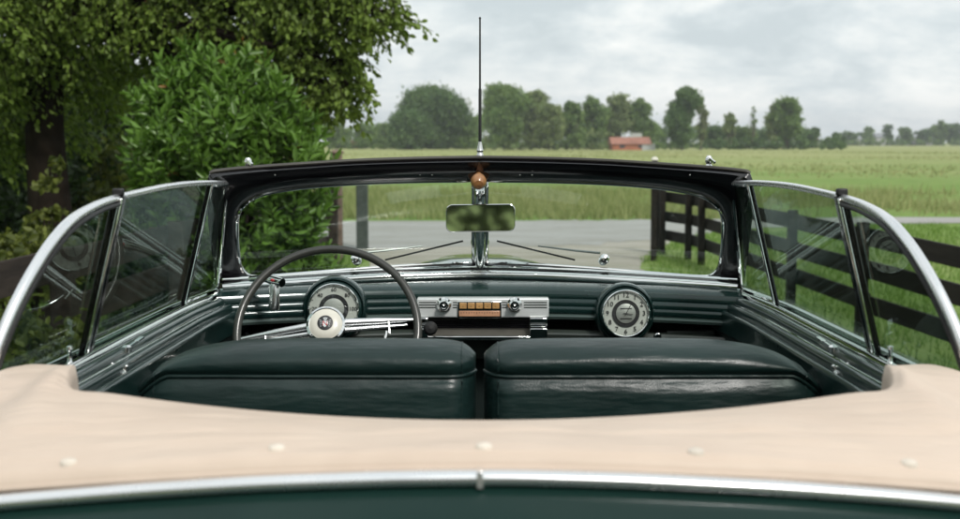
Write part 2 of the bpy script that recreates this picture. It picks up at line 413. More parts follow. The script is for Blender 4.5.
# dash surfaces
zt = lambda py, Y: P(480, py, Y).z
def dash_rows(spec, name, mat):
    rows = []
    for py, off in spec:
        z = zt(py, 3.37); r = []
        for x in xs:
            a = abs(x)/.65
            r.append((x, Yd(x)+off, z-.006*a*a))
        rows.append(r)
    return MB().grid(rows).build(name, mat, car, sharp=50)
mb = MB(); rows = []
r0 = [(p.x, p.y-.006, p.z-.012) for p in rail]; z1 = zt(287, 3.37)
rows = [r0, [(x, Yd(x)+.06, z1+.006-.006*(abs(x)/.65)**2) for x in xs], [(x, Yd(x)+.022, z1+.001-.006*(abs(x)/.65)**2) for x in xs], [(x, Yd(x)+.006, z1-.008-.006*(abs(x)/.65)**2) for x in xs]]
def dsp(a, b): return (a, b)
mb.grid(rows)
spec = [(290, .003), (292, 0), (296, -.003), (297.2, -.0025), (297.8, -.0015), (298.4, -.004), (301, -.007), (304, -.0085), (304.6, -.0075), (305.2, -.0075), (305.8, -.010), (309, -.012), (312, -.009), (313, 0)]
rows = []
for py, off in spec:
    z = zt(py, 3.37); rows.append([(x, Yd(x)+off, z-.006*(abs(x)/.65)**2) for x in xs])
mb.grid(rows)
dash = mb.build('dashboard', M['dashgreen'], car, sharp=50)
dash_rows([(312.6, .0), (313, -.014), (315, -.018), (317.5, -.016), (318.5, -.004)], 'dash_strip', M['dashgreen2'])
dash_rows([(318.3, 0), (318.6, .05), (329, .06), (329.4, .0)], 'dash_recess', M['black'])
dash_rows([(329.0, .004), (329.6, -.010), (333, -.016), (338, -.012), (346, -.004), (360, .02)], 'lower_dash_panel', M['lower'])
# dials
TN = Vector((0, -1, .10)).normalized(); TX = Vector((1, 0, 0)); TY = Vector((0, .10, 1)).normalized()
def dial(px, py, name, rad, clock=True):
    c = P(px, py, Yd(.36)-.045)
    mb = MB(); mb.lathe([(rad*1.36, -.05), (rad*1.33, -.026), (rad*1.27, -.014), (rad*1.20, -.010), (rad*1.15, -.016), (rad*1.10, -.006), (rad*1.03, -.004), (rad*1.0, -.014)], c, TN, 56)
    d = mb.build(name, M['dashgreen'], car, sharp=60)
    mb = MB(); mb.tube([c+TN*.0+(TX*math.cos(q)+TY*math.sin(q))*rad*1.01 for q in [2*math.pi*k/56 for k in range(56)]], rad*.035, 8, closed=True); mb.build('bezel', M['chrome'], d)
    def disc(r, h, nm, mat, r0=0.0):
        mb = MB(); mb.lathe([(r, h), (r0, h)], c, TN, 56); return mb.build(nm, mat, d)
    disc(rad*1.0, -.006, 'dial_face', M['grey_dial'])
    mb = MB(); mb.lathe([(rad*.60, -.0055), (rad*.60, -.0035), (rad*.42, -.0035), (rad*.42, -.0055)], c, TN, 48); mb.build('dial_ring', M['ink'], d)
    mb = MB(); mb.lathe([(rad*.43, -.004), (rad*.43, -.0015), (rad*.3, .0005), (0, .002)], c, TN, 40); mb.build('dial_centre', M['silverface'], d)
    mb = MB()
    if clock:
        for k in range(12):
            q = R(90-30*(k+1)); rr = rad*.80; txt = str(k+1) if (k+1) in (12, 1, 2, 3, 4, 5, 6, 7, 8, 9, 10, 11) else 'I'
            o = c+TX*math.cos(q)*rr+TY*math.sin(q)*rr+TN*-.0045
            text_mb(mb, txt, o, rad*.30, TX, TY)
        for k in range(60):
            q = R(6*k); a = c+(TX*math.cos(q)+TY*math.sin(q))*rad*.93-TN*.0052; b = c+(TX*math.cos(q)+TY*math.sin(q))*rad*.97-TN*.0052
            mb.obox(a, b, .0006 if k % 5 else .0012, .0006, TN)
    else:
        for k in range(13):
            q = R(225-22.5*k); rr = rad*.78
            o = c+TX*math.cos(q)*rr+TY*math.sin(q)*rr+TN*-.0045
            if k % 2 == 0: text_mb(mb, str(k*5*2), o, rad*.22, TX, TY)
            a = c+(TX*math.cos(q)+TY*math.sin(q))*rad*.91-TN*.0052; b = c+(TX*math.cos(q)+TY*math.sin(q))*rad*.97-TN*.0052
            mb.obox(a, b, .0014, .0006, TN)
    mb.build('dial_numerals', M['ink'], d, flat=True)
    mb = MB()
    if clock:
        for ang, ln in ((62, .72), (-8, .48)):
            q = R(ang); mb.obox(c+TN*.004-(TX*math.cos(q)+TY*math.sin(q))*rad*.12, c+TN*.004+(TX*math.cos(q)+TY*math.sin(q))*rad*ln*.62, .0016, .0008, TN)
        for dz in (.22, -.22): mb.obox(c+TN*.0018+TY*rad*dz-TX*rad*.25, c+TN*.0018+TY*rad*dz+TX*rad*.25, .0022, .0006, TN)
    else:
        q = R(225); mb.obox(c+TN*.004, c+TN*.004+(TX*math.cos(q)+TY*math.sin(q))*rad*.8, .0016, .0008, TN)
    mb.build('dial_hand', M['ink'] , d)
    mb = MB(); mb.lathe([(rad*.985, .0035), (rad*.5, .006), (0, .007)], c, TN, 48); mb.build('dial_glass', M['glass'], d)
    return d
dial(626, 313.5, 'clock', .0575, True)
dial(333.5, 309, 'speedometer', .062, False)
# radio fascia
def dbox(mb, x0, x1, y0, y1, Y, d, bev=None):
    a = P(x0, y1, Y); b = P(x1, y0, Y); mb.box((a.x, Y, a.z), (b.x, Y+d, b.z)); return mb
rad_ = dbox(MB(), 417, 549, 298.5, 317.5, 3.325, .05).build('radio', M['plate'], car, bevel=.003)
dbox(MB(), 457.5, 501.5, 301.5, 318.3, 3.320, .02).build('radio_surround', M['chrome'], rad_, bevel=.001)
for k in range(5):
    mb = dbox(MB(), 459.5+k*8.2, 466.6+k*8.2, 303.2, 308.8, 3.313, .012); mb.build('radio_button', M['amber'], rad_, bevel=.001)
    mb = MB(); c = P(463+k*8.2, 306, 3.3122); text_mb(mb, 'NHUPD'[k] if False else '-', c, .010, (1, 0, 0), (0, 0, 1)); mb.build('button_mark', M['ink'], rad_, flat=True)
dbox(MB(), 459, 500, 311, 316.6, 3.316, .012).build('radio_dial', M['amberdial'], rad_, bevel=.001)
mb = MB()
for k in range(15):
    dbox(mb, 461+k*2.6, 461.4+k*2.6, 312, 313.4+(.8 if k % 3 == 0 else 0), 3.3155, .001)
mb.build('dial_scale', M['ink'], rad_, flat=True)
for px in (444, 514.5):
    c = P(px, 304.5, 3.323); mb = MB()
    mb.lathe([(.019, 0), (.019, -.002+.006), (.014, .010), (.0135, .022), (.011, .027), (.008, .027), (.007, .024), (.003, .024), (0, .026)], c, (0, -1, 0), 28)
    kk = mb.build('radio_knob', M['chrome'], rad_)
for x0, x1 in ((419, 436), (453, 457), (502, 507), (524, 547)):
    mb = MB()
    for yy in (302, 304.5, 307):
        dbox(mb, x0, x1, yy, yy+.7, 3.3235, .001)
    mb.build('fascia_lines', M['lower'], rad_, flat=True)
# chrome stepped legs and slot under the radio
for xa, xb_ in ((530, 547.5), (418, 428)):
    mb = MB()
    for yy0, yy1, dd in ((318.2, 323.5, 0), (324.0, 327, .006), (328.6, 338.5, -.004)): dbox(mb, xa, xb_, yy0, yy1, 3.318+dd, .04)
    mb.build('fascia_leg', M['chrome'], rad_, bevel=.0015)
dbox(MB(), 428.5, 529.5, 319.5, 336, 3.345, .03).build('speaker_slot', M['slot'], rad_)
mb = MB()
for k in range(5): dbox(mb, 429, 529, 320.0+k*1.7, 321.3+k*1.7, 3.341, .003)
mb.build('speaker_bars', M['black'], rad_, flat=True)
dbox(MB(), 418, 547, 336.3, 340.3, 3.316, .03).build('fascia_sill', M['chrome'], rad_, bevel=.002)
c = P(430.5, 328.5, 3.27); mb = MB(); mb.lathe([(.004, -.06), (.004, -.02), (.013, -.014), (.0175, -.004), (.0175, .006), (.012, .013), (0, .015)], c, (0, -1, .1), 24); mb.build('choke_knob', M['rubber'], dash)
for px in (657.5, 246):
    c = P(px, 337, 3.305); mb = MB(); mb.lathe([(.0105, -.01), (.0105, .004), (.008, .0065), (.004, .0065), (.0035, .003), (0, .003)], c, (0, -1, 0), 24); mb.build('dash_lock', M['chrome'], dash)
# glovebox seam
mb = MB(); q = [P(668, 328.6, 3.33), P(738, 330, 3.28)]
dbox(mb, 667, 715, 331.2, 352, 3.318, .01); mb.build('glovebox_lid', M['lower'], dash, bevel=.002)

# --- steering wheel
WN = Vector((0, -math.cos(R(30)), math.sin(R(30)))); WX = Vector((1, 0, 0)); WU = Vector((0, math.sin(R(30)), math.cos(R(30))))
wc = P(327.5, 331, 3.02); WR = 93*3.02/FPX-.004
sw = MB(); ring = []
for k in range(96):
    q = 2*math.pi*k/96; ring.append(wc+(WX*math.cos(q)+WU*math.sin(q))*WR)
sw.tube(ring, .0098, 14, closed=True, refu=WN); sw = sw.build('steering_wheel', M['wheelplastic'], car)
rot = R(7)
hx = WX*math.cos(rot)+WU*math.sin(rot); hu = WU*math.cos(rot)-WX*math.sin(rot)
hub = wc+WN*.035
for sg in (1, -1):
    for du, rr, end in ((.007, .0080, .95), (-.012, .0052, .88)):
        mb = MB(); a = hub-WN*.012+hx*sg*.035+hu*du*1.0; b = wc+hx*sg*WR*end+hu*du*.6
        mb.tube([a, a.lerp(b, .5), b], [rr*1.15, rr, rr*.5], 16); mb.build('spoke', M['satin'], sw)
for sg in (1, -1):
    mb = MB(); a = wc+hx*sg*WR*.68-hu*.002+WN*.01
    mb.tube([a+hu*.004, a-hu*.026], .0028, 10); mb.build('horn_bracket', M['dullchrome'], sw)
arc = [wc+WN*.016+(WX*math.cos(R(q))+WU*math.sin(R(q)))*WR*.66 for q in range(-170+7, -9+7, 5)]
MB().tube(arc, .0035, 10).build('horn_ring', M['chrome'], sw)
mb = MB(); mb.lathe([(.030, -.05), (.034, -.03), (.036, -.012), (.0445, -.008), (.046, 0), (.044, .007), (.039, .010), (.037, .0085)], hub, WN, 56); mb.build('hub', M['chrome'], sw)
mb = MB(); mb.lathe([(.0375, .0080), (.036, .0098), (.026, .0135), (.0175, .015), (0, .0152)], hub, WN, 48); mb.build('horn_button', M['cream'], sw)
mb = MB(); mb.lathe([(.0178, .0145), (.0178, .0162), (.0165, .0168), (0, .017)], hub, WN, 40); em = mb.build('emblem', M['ink'], sw)
mb = MB(); 
def onh(a, b, h): return hub+WX*a+WU*b+WN*h
shp = [(-.0062, .004), (.0062, .004), (.0066, -.002), (.0045, -.008), (0, -.0115), (-.0045, -.008), (-.0066, -.002)]
mb.add([onh(a, b, .0176) for a, b in shp]+[onh(a, b, .0168) for a, b in shp], [tuple(range(7))[::-1]]+[(i, (i+1) % 7, (i+1) % 7+7, i+7) for i in range(7)])
for sg in (1, -1):
    for k in range(4):
        mb.obox(onh(sg*.0085, .004-.004*k, .0174), onh(sg*.0135*(1-.08*k), .0065-.0055*k, .0172), .0012, .0008, WN)
    mb.obox(onh(sg*.0015, .0055, .0174), onh(sg*.004, .012, .0174), .002, .0008, WN)
mb.obox(onh(0, .0055, .0174), onh(0, .0135, .0174), .002, .0008, WN)
mb.build('emblem_crest', M['silverface'], em, flat=True) if False else mb.build('crest', M['dullchrome'], sw, flat=True)
mb = MB(); text_mb(mb, 'N', onh(0, -.003, .0186), .0165, WX, WU); mb.build('crest_letter', M['red'], sw, flat=True)
mb = MB(); mb.tube([wc-WN*.0+WN*-.03, wc-WN*.32], .022, 20); mb.build('steering_column', M['green'], sw)
# spotlight grip left of the wheel
g0 = P(275, 283, 3.18)
mb = MB(); mb.tube([g0+Vector((-.075, .10, .0)), g0+Vector((-.03, .04, .008)), g0+Vector((0, 0, .006)), g0+Vector((.020, -.015, .002))], [.008, .010, .013, .011], 12); sl = mb.build('spotlight_grip', M['chrome'], car)
mb = MB(); mb.lathe([(.009, .0), (.0135, -.008), (.0125, -.03), (.014, -.06), (.012, -.066), (0, -.067)], g0, (.04, .1, 1), 20); mb.build('grip_handle', M['dullchrome'], sl)
mb = MB(); sph(mb, g0+Vector((-.004, -.012, .008)), .005, .004, .004); mb.build('grip_button', M['red'], sl)

# --- front seat
seat = None
def SY(v): return v
def seat_half(s):
    x0, x1 = .008, .675
    def topz(x):
        t = (x-x0)/(x1-x0)
        # photo outline at Y~2.6
        pts = [(x0, 354), (.028, 344), (.055, 340.5), (.14, 339.5), (.32, 339.5), (.44, 341), (.50, 345), (.555, 352), (.59, 361), (.625, 375), (.65, 390), (x1, 406)]
        for (a, b), (c, d) in zip(pts, pts[1:]):
            if x <= c: 
                u = (x-a)/(c-a); py = b+(d-b)*u; break
        else: py = 402
        return P(480, py, 2.46).z
    n = 56; cols = []
    xsx = [x0+(x1-x0)*(.5-.5*math.cos(math.pi*i/n)) for i in range(n+1)]
    # smooth heights
    hz = [topz(x) for x in xsx]
    for _ in range(3): hz = [hz[0]]+[(hz[i-1]+2*hz[i]+hz[i+1])/4 for i in range(1, n)]+[hz[-1]]
    pip = []; rows = []
    zp0 = P(480, 377, 2.385).z
    for x, zt_ in zip(xsx, hz):
        e = min((x-x0)/.05, 1); e = math.sqrt(max(0, 1-(1-e)**2)); e2 = min((x1-x)/.09, 1); e2 = math.sqrt(max(0, 1-(1-e2)**2)); k = max(.02, e*e2)
        th = .085*k; yc = 2.465 + .03*(x/.7)**2
        zp = min(zp0-.004*(x/.7)**2, zt_-.024)
        col = []
        # back face (camera side) bottom -> piping -> roll -> top -> front
        for zz, off in ((.55, .070), (.75, .085), (.95, .088), (zp-.07, .092), (zp-.03, .090), (zp-.010, .084), (zp-.003, .074), (zp+.003, .074), (zp+.009, .083)):
            col.append((x, yc-th*off/.085, zz if zz < zp else zz))
        hr = zt_-(zp+.009)
        for q in range(1, 14):
            a = R(180-q*180/14); xx = math.cos(a); zz = math.sin(a)
            y_ = yc+th*xx*(1.03 if xx < 0 else .9); z_ = (zp+.009)+hr*abs(zz)**.75
            col.append((x, y_, z_))
        for zz in (zp-.02, zp-.12, .9, .55): col.append((x, yc+th*.85, zz))
        rows.append([(c[0]*s, c[1], c[2]) for c in col]); pip.append((x*s, yc-th*.074/.085-.004*k, zp))
    mb = MB(); mb.grid(rows, flip=(s < 0)); mb.add(rows[0], [tuple(range(len(rows[0])))]); mb.add(rows[-1], [tuple(range(len(rows[-1])))])
    o = mb.build('seat_backrest', M['leather'], car, sharp=80)
    MB().tube(pip[1:-1], .0036, 8).build('piping', M['leather'], o)
    for xx in (.032, .60):
        i = min(range(n+1), key=lambda i: abs(xsx[i]-xx)); MB().tube([(p[0], p[1]-.0005, p[2]) for p in rows[i][3:18]], .0017, 6).build('seam', M['leather'], o)
    return o
for s in (1, -1): seat_half(s)
mb = MB(); 
mb.box((-.64, 2.58, .45), (.64, 3.05, .78)); mb.build('seat_cushion', M['leather'], car, bevel=.05)

# --- door belts, windows
TL = .24
def xb(Y): 
    if Y > 3.0: return .708-.050*((Y-3.0)/.5)**1.3
    return .708+.022*(3.0-Y)
ZB = 1.235
def belt_loft(s, prof, name, mat, Y0=1.45, Y1=3.47, n=36, sharp=40, parent=None):
    rows = []
    for i in range(n+1):
        Y = Y0+(Y1-Y0)*i/n; z = ZB-.012*(Y-2.4)*0+.0
        rows.append([((xb(Y)+dx)*s, Y, z+dz) for dx, dz in prof])
    return MB().grid(rows, flip=(s > 0)).build(name, mat, parent or car, sharp=sharp)
def arcp(cx, cz, r, a0, a1, n=6): return [(cx+r*math.cos(R(a0+(a1-a0)*k/n)), cz+r*math.sin(R(a0+(a1-a0)*k/n))) for k in range(n+1)]
for s in (1, -1):
    belt_loft(s, [(.062, -.035), (.058, -.016), (.046, -.008), (.034, -.006)], 'belt_panel', M['green'])
    belt_loft(s, [(.0345, -.010)]+arcp(.024, -.004, .010, 0, 180)+[(.014, -.03)], 'outer_belt_strip', M['chrome'])
    belt_loft(s, [(-.004, -.03)]+arcp(-.015, -.004, .0105, 0, 180)+[(-.0255, -.012)], 'inner_belt_strip', M['chrome'])
    gp = [(-.0257, -.008)]+arcp(-.038, -.013, .012, 70, 190, 6)+[(-.051, -.022)]+arcp(-.060, -.026, .009, 60, 200, 6)+[(-.069, -.038)]+arcp(-.076, -.042, .008, 60, 200, 6)+[(-.083, -.062), (-.087, -.085)]
    belt_loft(s, gp, 'door_garnish', M['green'], sharp=60)
    belt_loft(s, arcp(-.0515, -.0205, .003, -40, 220, 6), 'garnish_bead', M['chrome'])
    belt_loft(s, [(-.086, -.083), (-.075, -.095), (-.075, -.30), (-.075, -.75)], 'door_card', M['dooriner'])
    belt_loft(s, [(.0, -.02), (.0, -.06)], 'window_slot', M['rubber'])
# planar panes: plane through belt line leaning inwards
def plane_hit(px, py, s=1):
    d = ray(px, py); Y = 2.6
    for _ in range(40):
        p = CAM+d*(Y/d.y)
        xt = xb(Y)-TL*(p.z-ZB); Y = .5*Y+.5*(xt*d.y/d.x) if abs(d.x) > 1e-6 else Y
    return CAM+d*(Y/d.y)
def wpt(Y, z): return Vector((xb(Y)-TL*(z-ZB), Y, z))
ZTOP = 1.512
qcurve = [plane_hit(px, py) for px, py in ((843, 199), (865, 207), (888, 221), (908, 243), (924, 267), (938, 292), (950, 317), (961, 344), (970, 370))]
last = qcurve[-1]; qcurve += [wpt(last.y-.03, ZB-.01)]
YB = qcurve[0].y; ZTOP = qcurve[0].z
print('B pillar Y', YB, 'ztop', ZTOP, 'quarter end', last)
YV = 3.10; YF = 3.375
topfront = wpt(3.24, ZTOP-.002)
toprail = [topfront, wpt(3.0, ZTOP+.006), wpt(2.7, ZTOP+.008), wpt(YB, ZTOP)]
for s in (1, -1):
    def pane(pts, nm, parent=car):
        mb = MB(); n = len(pts); c = sum(pts, Vector())/n
        for dx, fl in ((0, s > 0), (.005*s, s < 0)):
            vs = [(p.x*s+dx, p.y, p.z) for p in pts]; f = tuple(range(n)); mb.add(vs, [f[::-1] if not fl else f])
        return mb.build(nm, M['sideglass'], parent, flat=True)
    qs = smooth(qcurve, 6)
    q = pane([wpt(YB, ZB-.01)]+qs, 'quarter_window')
    pane([wpt(YV, ZB-.01), wpt(YV+.0, ZTOP+.004), wpt(2.7, ZTOP+.008), wpt(YB, ZTOP), wpt(YB, ZB-.01)], 'door_window')
    v = pane([wpt(YF, ZB-.01), topfront, wpt(YV, ZTOP+.004), wpt(YV, ZB-.01)], 'vent_window')
    tr = smooth(toprail, 6)
    MB().tube([(p.x*s, p.y, p.z+.003) for p in tr], .0068, 12, sq=1.).build('window_rail', M['satin'], car)
    nn = len(qs)
    MB().tube([(p.x*s, p.y, p.z+.002) for p in qs], [.0072+.0018*min(1, i/15) for i in range(nn)], 14).build('quarter_rail', M['satin'], q)
    MB().tube([((p.x-.007)*s, p.y+.004, p.z-.008) for p in qs], .004, 8).build('rail_seal', M['rubber'], q)
    # B pillar
    a = wpt(YB, ZTOP+.008); b = wpt(YB, ZB-.01)
    mb = MB(); mb.obox((a.x*s, a.y+.012, a.z), (b.x*s, b.y+.012, b.z), .022, .020, (0, 1, 0)); mb.build('window_pillar', M['black'], car, bevel=.003)
    mb = MB(); mb.obox((a.x*s-.008*s, a.y-.010, a.z-.006), (b.x*s-.008*s, b.y-.010, b.z), .007, .006, (0, 1, 0)); mb.build('pillar_trim', M['chrome'], q, bevel=.002)
    mb = MB(); mb.obox((a.x*s, a.y+.03, a.z-.004), (b.x*s, b.y+.03, b.z), .006, .006, (0, 1, 0)); mb.build('pillar_trim', M['chrome'], car, bevel=.002)
    mb = MB(); mb.box(((a.x-.010)*s if s > 0 else (a.x+.010)*s, a.y-.005, a.z-.002), ((a.x+.010)*s if s > 0 else (a.x-.010)*s, a.y+.010, a.z+.0112)); mb.build('rail_joint', M['rubber'], car, bevel=.003)
    # vent frame
    a = wpt(YV, ZTOP+.004); b = wpt(YV, ZB-.01)
    mb = MB(); mb.tube([(a.x*s, a.y, a.z), (b.x*s, b.y, b.z)], .0075, 10); mb.build('vent_divider', M['black'], car)
    mb = MB(); mb.tube([((a.x-.006)*s, a.y-.006, a.z), ((b.x-.006)*s, b.y-.006, b.z)], .003, 8); mb.build('divider_trim', M['chrome'], v)
    a = topfront; b = wpt(YF, ZB-.01)
    pp = [wpt(YV, ZTOP+.002), a, a.lerp(b, .03), b.lerp(a, .06), b, wpt(YF-.04, ZB+.006), wpt(YV, ZB+.006)]
    MB().tube([(p.x*s, p.y, p.z) for p in pp], .006, 8).build('vent_frame', M['chrome'], v)
    # screen side pillar filler between screen frame and vent
    mb = MB(); o1 = [Wpx(751, 180), Wpx(750, 220), Wpx(746, 255), Wpx(740, 296)]
    f1 = [wpt(3.25, ZTOP+.004), wpt(3.29, 1.42), wpt(3.33, 1.33), wpt(3.385, ZB-.02)]
    rows = [[((p.x-.012)*s, p.y-.01, p.z) for p in o1], [(p.x*s, p.y-.025, p.z) for p in o1], [((p.x+.004)*s, p.y-.006, p.z) for p in f1], [((p.x+.012)*s, p.y+.02, p.z) for p in f1], [(p.x*s, p.y+.05, p.z) for p in o1]]
    mb.grid(rows, flip=(s > 0)); mb.build('screen_pillar', M['black'], car)
    p = Wpx(742, 178); MB().box((min(p.x*s-.02, p.x*s+.02), p.y-.02, p.z-.02), (max(p.x*s-.02, p.x*s+.02), p.y+.04, p.z+.012)).build('header_cap', M['black'], windscreen, bevel=.006)
    # lock buttons, latch and handles on the door top
    Yh = YB+.10; x = (xb(Yh)-.05)*s
    mb = MB(); mb.lathe([(.006, 0), (.004, .004), (.0035, .02), (.006, .024), (.0055, .029), (0, .031)], ((xb(YB-.12)-.015)*s, YB-.12, ZB+.004), (0, 0, 1), 14); mb.build('lock_button', M['chrome'], car)
    mb = MB(); mb.obox((x, Yh, ZB-.006), (x-.018*s, Yh+.022, ZB+.008), .006, .005); mb.lathe([(.009, 0), (.009, .01), (.005, .014), (0, .014)], (x, Yh, ZB-.012), (0, 0, 1), 14)
    mb.obox((x-.014*s, Yh+.014, ZB+.006), (x-.022*s, Yh+.030, ZB+.012), .010, .003); mb.build('window_latch', M['chrome'], car)
    Yh = YB+.02; mb = MB(); x = xb(Yh)-.058
    for k, (dx, dy, r_) in enumerate(((0, 0, .008), (-.012, .0, .005), (.010, -.015, .005), (-.004, .02, .005))):
        mb.lathe([(r_, -.03), (r_, .0), (r_*.7, .006), (0, .007)], ((x+dx)*s, Yh+dy, ZB-.025-.3*(-dx)), (-.5*s, 0, 1), 14)
    mb.obox(((x-.014)*s, Yh-.015, ZB-.038), ((x+.014)*s, Yh+.02, ZB-.018), .009, .006); mb.build('hinge_bracket', M['dullchrome'], car, bevel=.001)
    mb = MB(); mb.lathe([(.028, 0), (.024, .01), (.01, .014), (.01, .03)], ((xb(2.9)-.10)*s, 2.9, .98), (-s, 0, 0), 20); mb.tube([((xb(2.9)-.13)*s, 2.9, .98), ((xb(2.9)-.135)*s, 2.80, .94)], .007, 8); sph(mb, ((xb(2.9)-.15)*s, 2.80, .94), .014, .012, .012); mb.build('window_crank', M['chrome'], car)

# --- folded-roof cover
def hem_py(px): return 470+24*abs((px-485)/485)**1.7
def sheet(x, v):
    """v 0 = hem at deck, 1 = forward edge."""
    a = abs(x)
    Yn = 1.355+.03*(a/.5)**2
    Yf = 1.61+.06*(a/.5)**2+.24*sstep(.53, .62, a)
    Y = Yn+(Yf-Yn)*v
    zn = 1.2965-.030*(a/.5)**1.8
    zf = 1.272+.105*min(a, .56)**2-.022*sstep(.56, .62, a)-.012*sstep(.66, .80, a)
    z = zn+(zf-zn)*min(1, v*1.1)+.011*math.sin(math.pi*min(1, v))**.8
    z -= .07*sstep(.68, .85, a)
    z += .008*math.exp(-((a-.64)/.09)**2-((Y-1.80)/.11)**2)
    z -= .004*math.exp(-((a-.50-.05*(v-.5))/.03)**2)*sstep(.5, 1, v)
    w = .0022*math.sin(x*21+3*v)+.0014*math.sin(x*47+5*v)*math.cos(v*7)
    w += .0030*math.exp(-((v-.33)/.03)**2)*-1
    return Vector((x, Y, z+w*math.sin(math.pi*min(1, max(v, .02)))))
cov = MB(); rows = []; nx = 180
for j in range(-3, 42):
    r = []
    for i in range(nx+1):
        x = -.825+1.65*i/nx
        if j < 0:
            p = sheet(x, 0); t = -j/3; p = p+Vector((0, -.010*math.sin(t*1.57), -.006*t-.010*t*t))
        elif j <= 34: p = sheet(x, j/34)
        else:
            t = (j-34)/7; p = sheet(x, 1); p = p+Vector((0, .045*math.sin(t*1.57), -.03*t*t-.20*max(0, t-.35)))
        r.append(p)
    rows.append(r)
cov.grid(rows[:3][::-1]+rows[3:] if False else [rows[2-k] for k in range(0)]+[*rows], flip=False)
# order rows: j=-3 is deepest
cov2 = MB(); order = [0, 1, 2]+list(range(3, 45)); cov2.grid([rows[k] for k in order])
cover = cov2.build('roof_cover', M['canvas'], car, sharp=80)
cover.modifiers.new('thick', 'SOLIDIFY').thickness = -.003
# hem welt
MB().tube([sheet(x, 0)+Vector((0, -.010, -.013)) for x in [-.82+1.64*i/80 for i in range(81)]], .004, 8).build('hem_welt', M['canvas'], cover)
for px, py in ((68, 467), (278, 452.5), (482.5, 449.5), (695, 455), (908, 467)):
    best = min(((abs(1)*((lambda q: (q[0]-px)**2+(q[1]-py)**2)(( (CX+FPX*(p.x)/((p-CAM).dot(Fv))), (CY-FPX*((p-CAM).dot(Uv))/((p-CAM).dot(Fv))) ))), p) for p in [sheet(xx*.004, vv/60) for xx in range(-170, 171) for vv in range(2, 50)]), key=lambda t: t[0])[1]
    mb = MB(); mb.lathe([(.0105, -.003), (.0102, .0015), (.008, .0055), (.0035, .0075), (0, .008)], best, (0, -.15, 1), 20); mb.build('snap_stud', M['stud'], cover)
for vv in (.30, .325):
    MB().tube([sheet(x, vv)+Vector((0, 0, .0006)) for x in [-.80+1.6*i/160 for i in range(161)]], .0011, 6).build('stitched_seam', M['canvas'], cover)
for sg in (1, -1):
    MB().tube([sheet(sg*(.50+.06*t), .35+.62*t)+Vector((0, 0, .0005)) for t in [i/30 for i in range(31)]], .0016, 6).build('stitched_seam', M['canvas'], cover)
# strip across the deck
# chrome strip on the deck
cs = []
for i in range(101):
    x = -.80+1.60*i/100; a = abs(x); p = sheet(x, 0); cs.append((x, p.y-.022, p.z-.021-.01*(a/.8)**2))
MB().tube(cs, .0115, 14, sq=.75).build('deck_strip', M['satin'], car)
MB().grid([[(x, y+.004, z-.006) for x, y, z in cs], [(x, y-.015, z-.014) for x, y, z in cs], [(x, y-.06, z-.034) for x, y, z in cs], [(x, y-.14, z-.085) for x, y, z in cs]], flip=True).build('deck_lip', M['deckdim'], car)
p = cs[50]; MB().box((-.0035, p[1]-.0122, p[2]-.009), (.0035, p[1]+.008, p[2]+.0093)).build('strip_joint', M['satin'], car, bevel=.001)

# --- body shell (rear deck, cowl + bonnet, sides)
def lerp_tab(tab, Y):
    if Y <= tab[0][0]: return tab[0][1:]
    for a, b in zip(tab, tab[1:]):
        if Y <= b[0]:
            t = (Y-a[0])/(b[0]-a[0]); t = t*t*(3-2*t)*.5+t*.5
            return tuple(p+(q-p)*t for p, q in zip(a[1:], b[1:]))
    return tab[-1][1:]
def shell(tab, Y0, Y1, n, name, mat, exp=.62, ends=True):
    rows = []
    for i in range(n+1):
        Y = Y0+(Y1-Y0)*i/n; w, zc, z0 = lerp_tab(tab, Y); r = []
        for k in range(-20, 21):
            t = abs(k)/20*math.pi/2; x = w*math.sin(t)**exp*(1 if k > 0 else -1); z = z0+(zc-z0)*max(math.cos(t), 0)**exp
            if k == 0: x = 0
            r.append((x, Y, z))
        rows.append(r)
    mb = MB(); mb.grid(rows)
    mb.add(rows[0], [tuple(range(41))[::-1]]); mb.add(rows[-1], [tuple(range(41))])
    return mb.build(name, mat, car, sharp=50)
shell([(-.25, .50, .80, .42), (-.20, .62, .80, .38), (0, .74, .92, .35), (.4, .81, .92, .33), (.8, .84, 1.04, .32), (1.15, .845, 1.160, .32), (1.34, .845, 1.232, .32)], -.25, 1.335, 26, 'rear_deck', M['deckdim'], .34)
shell([(3.62, .72, 1.225, .35), (3.9, .66, 1.232, .36), (4.5, .52, 1.222, .38), (5.1, .40, 1.19, .40), (5.45, .32, 1.08, .42), (5.58, .24, .95, .45)], 3.66, 5.58, 30, 'bonnet', M['green'], .66)
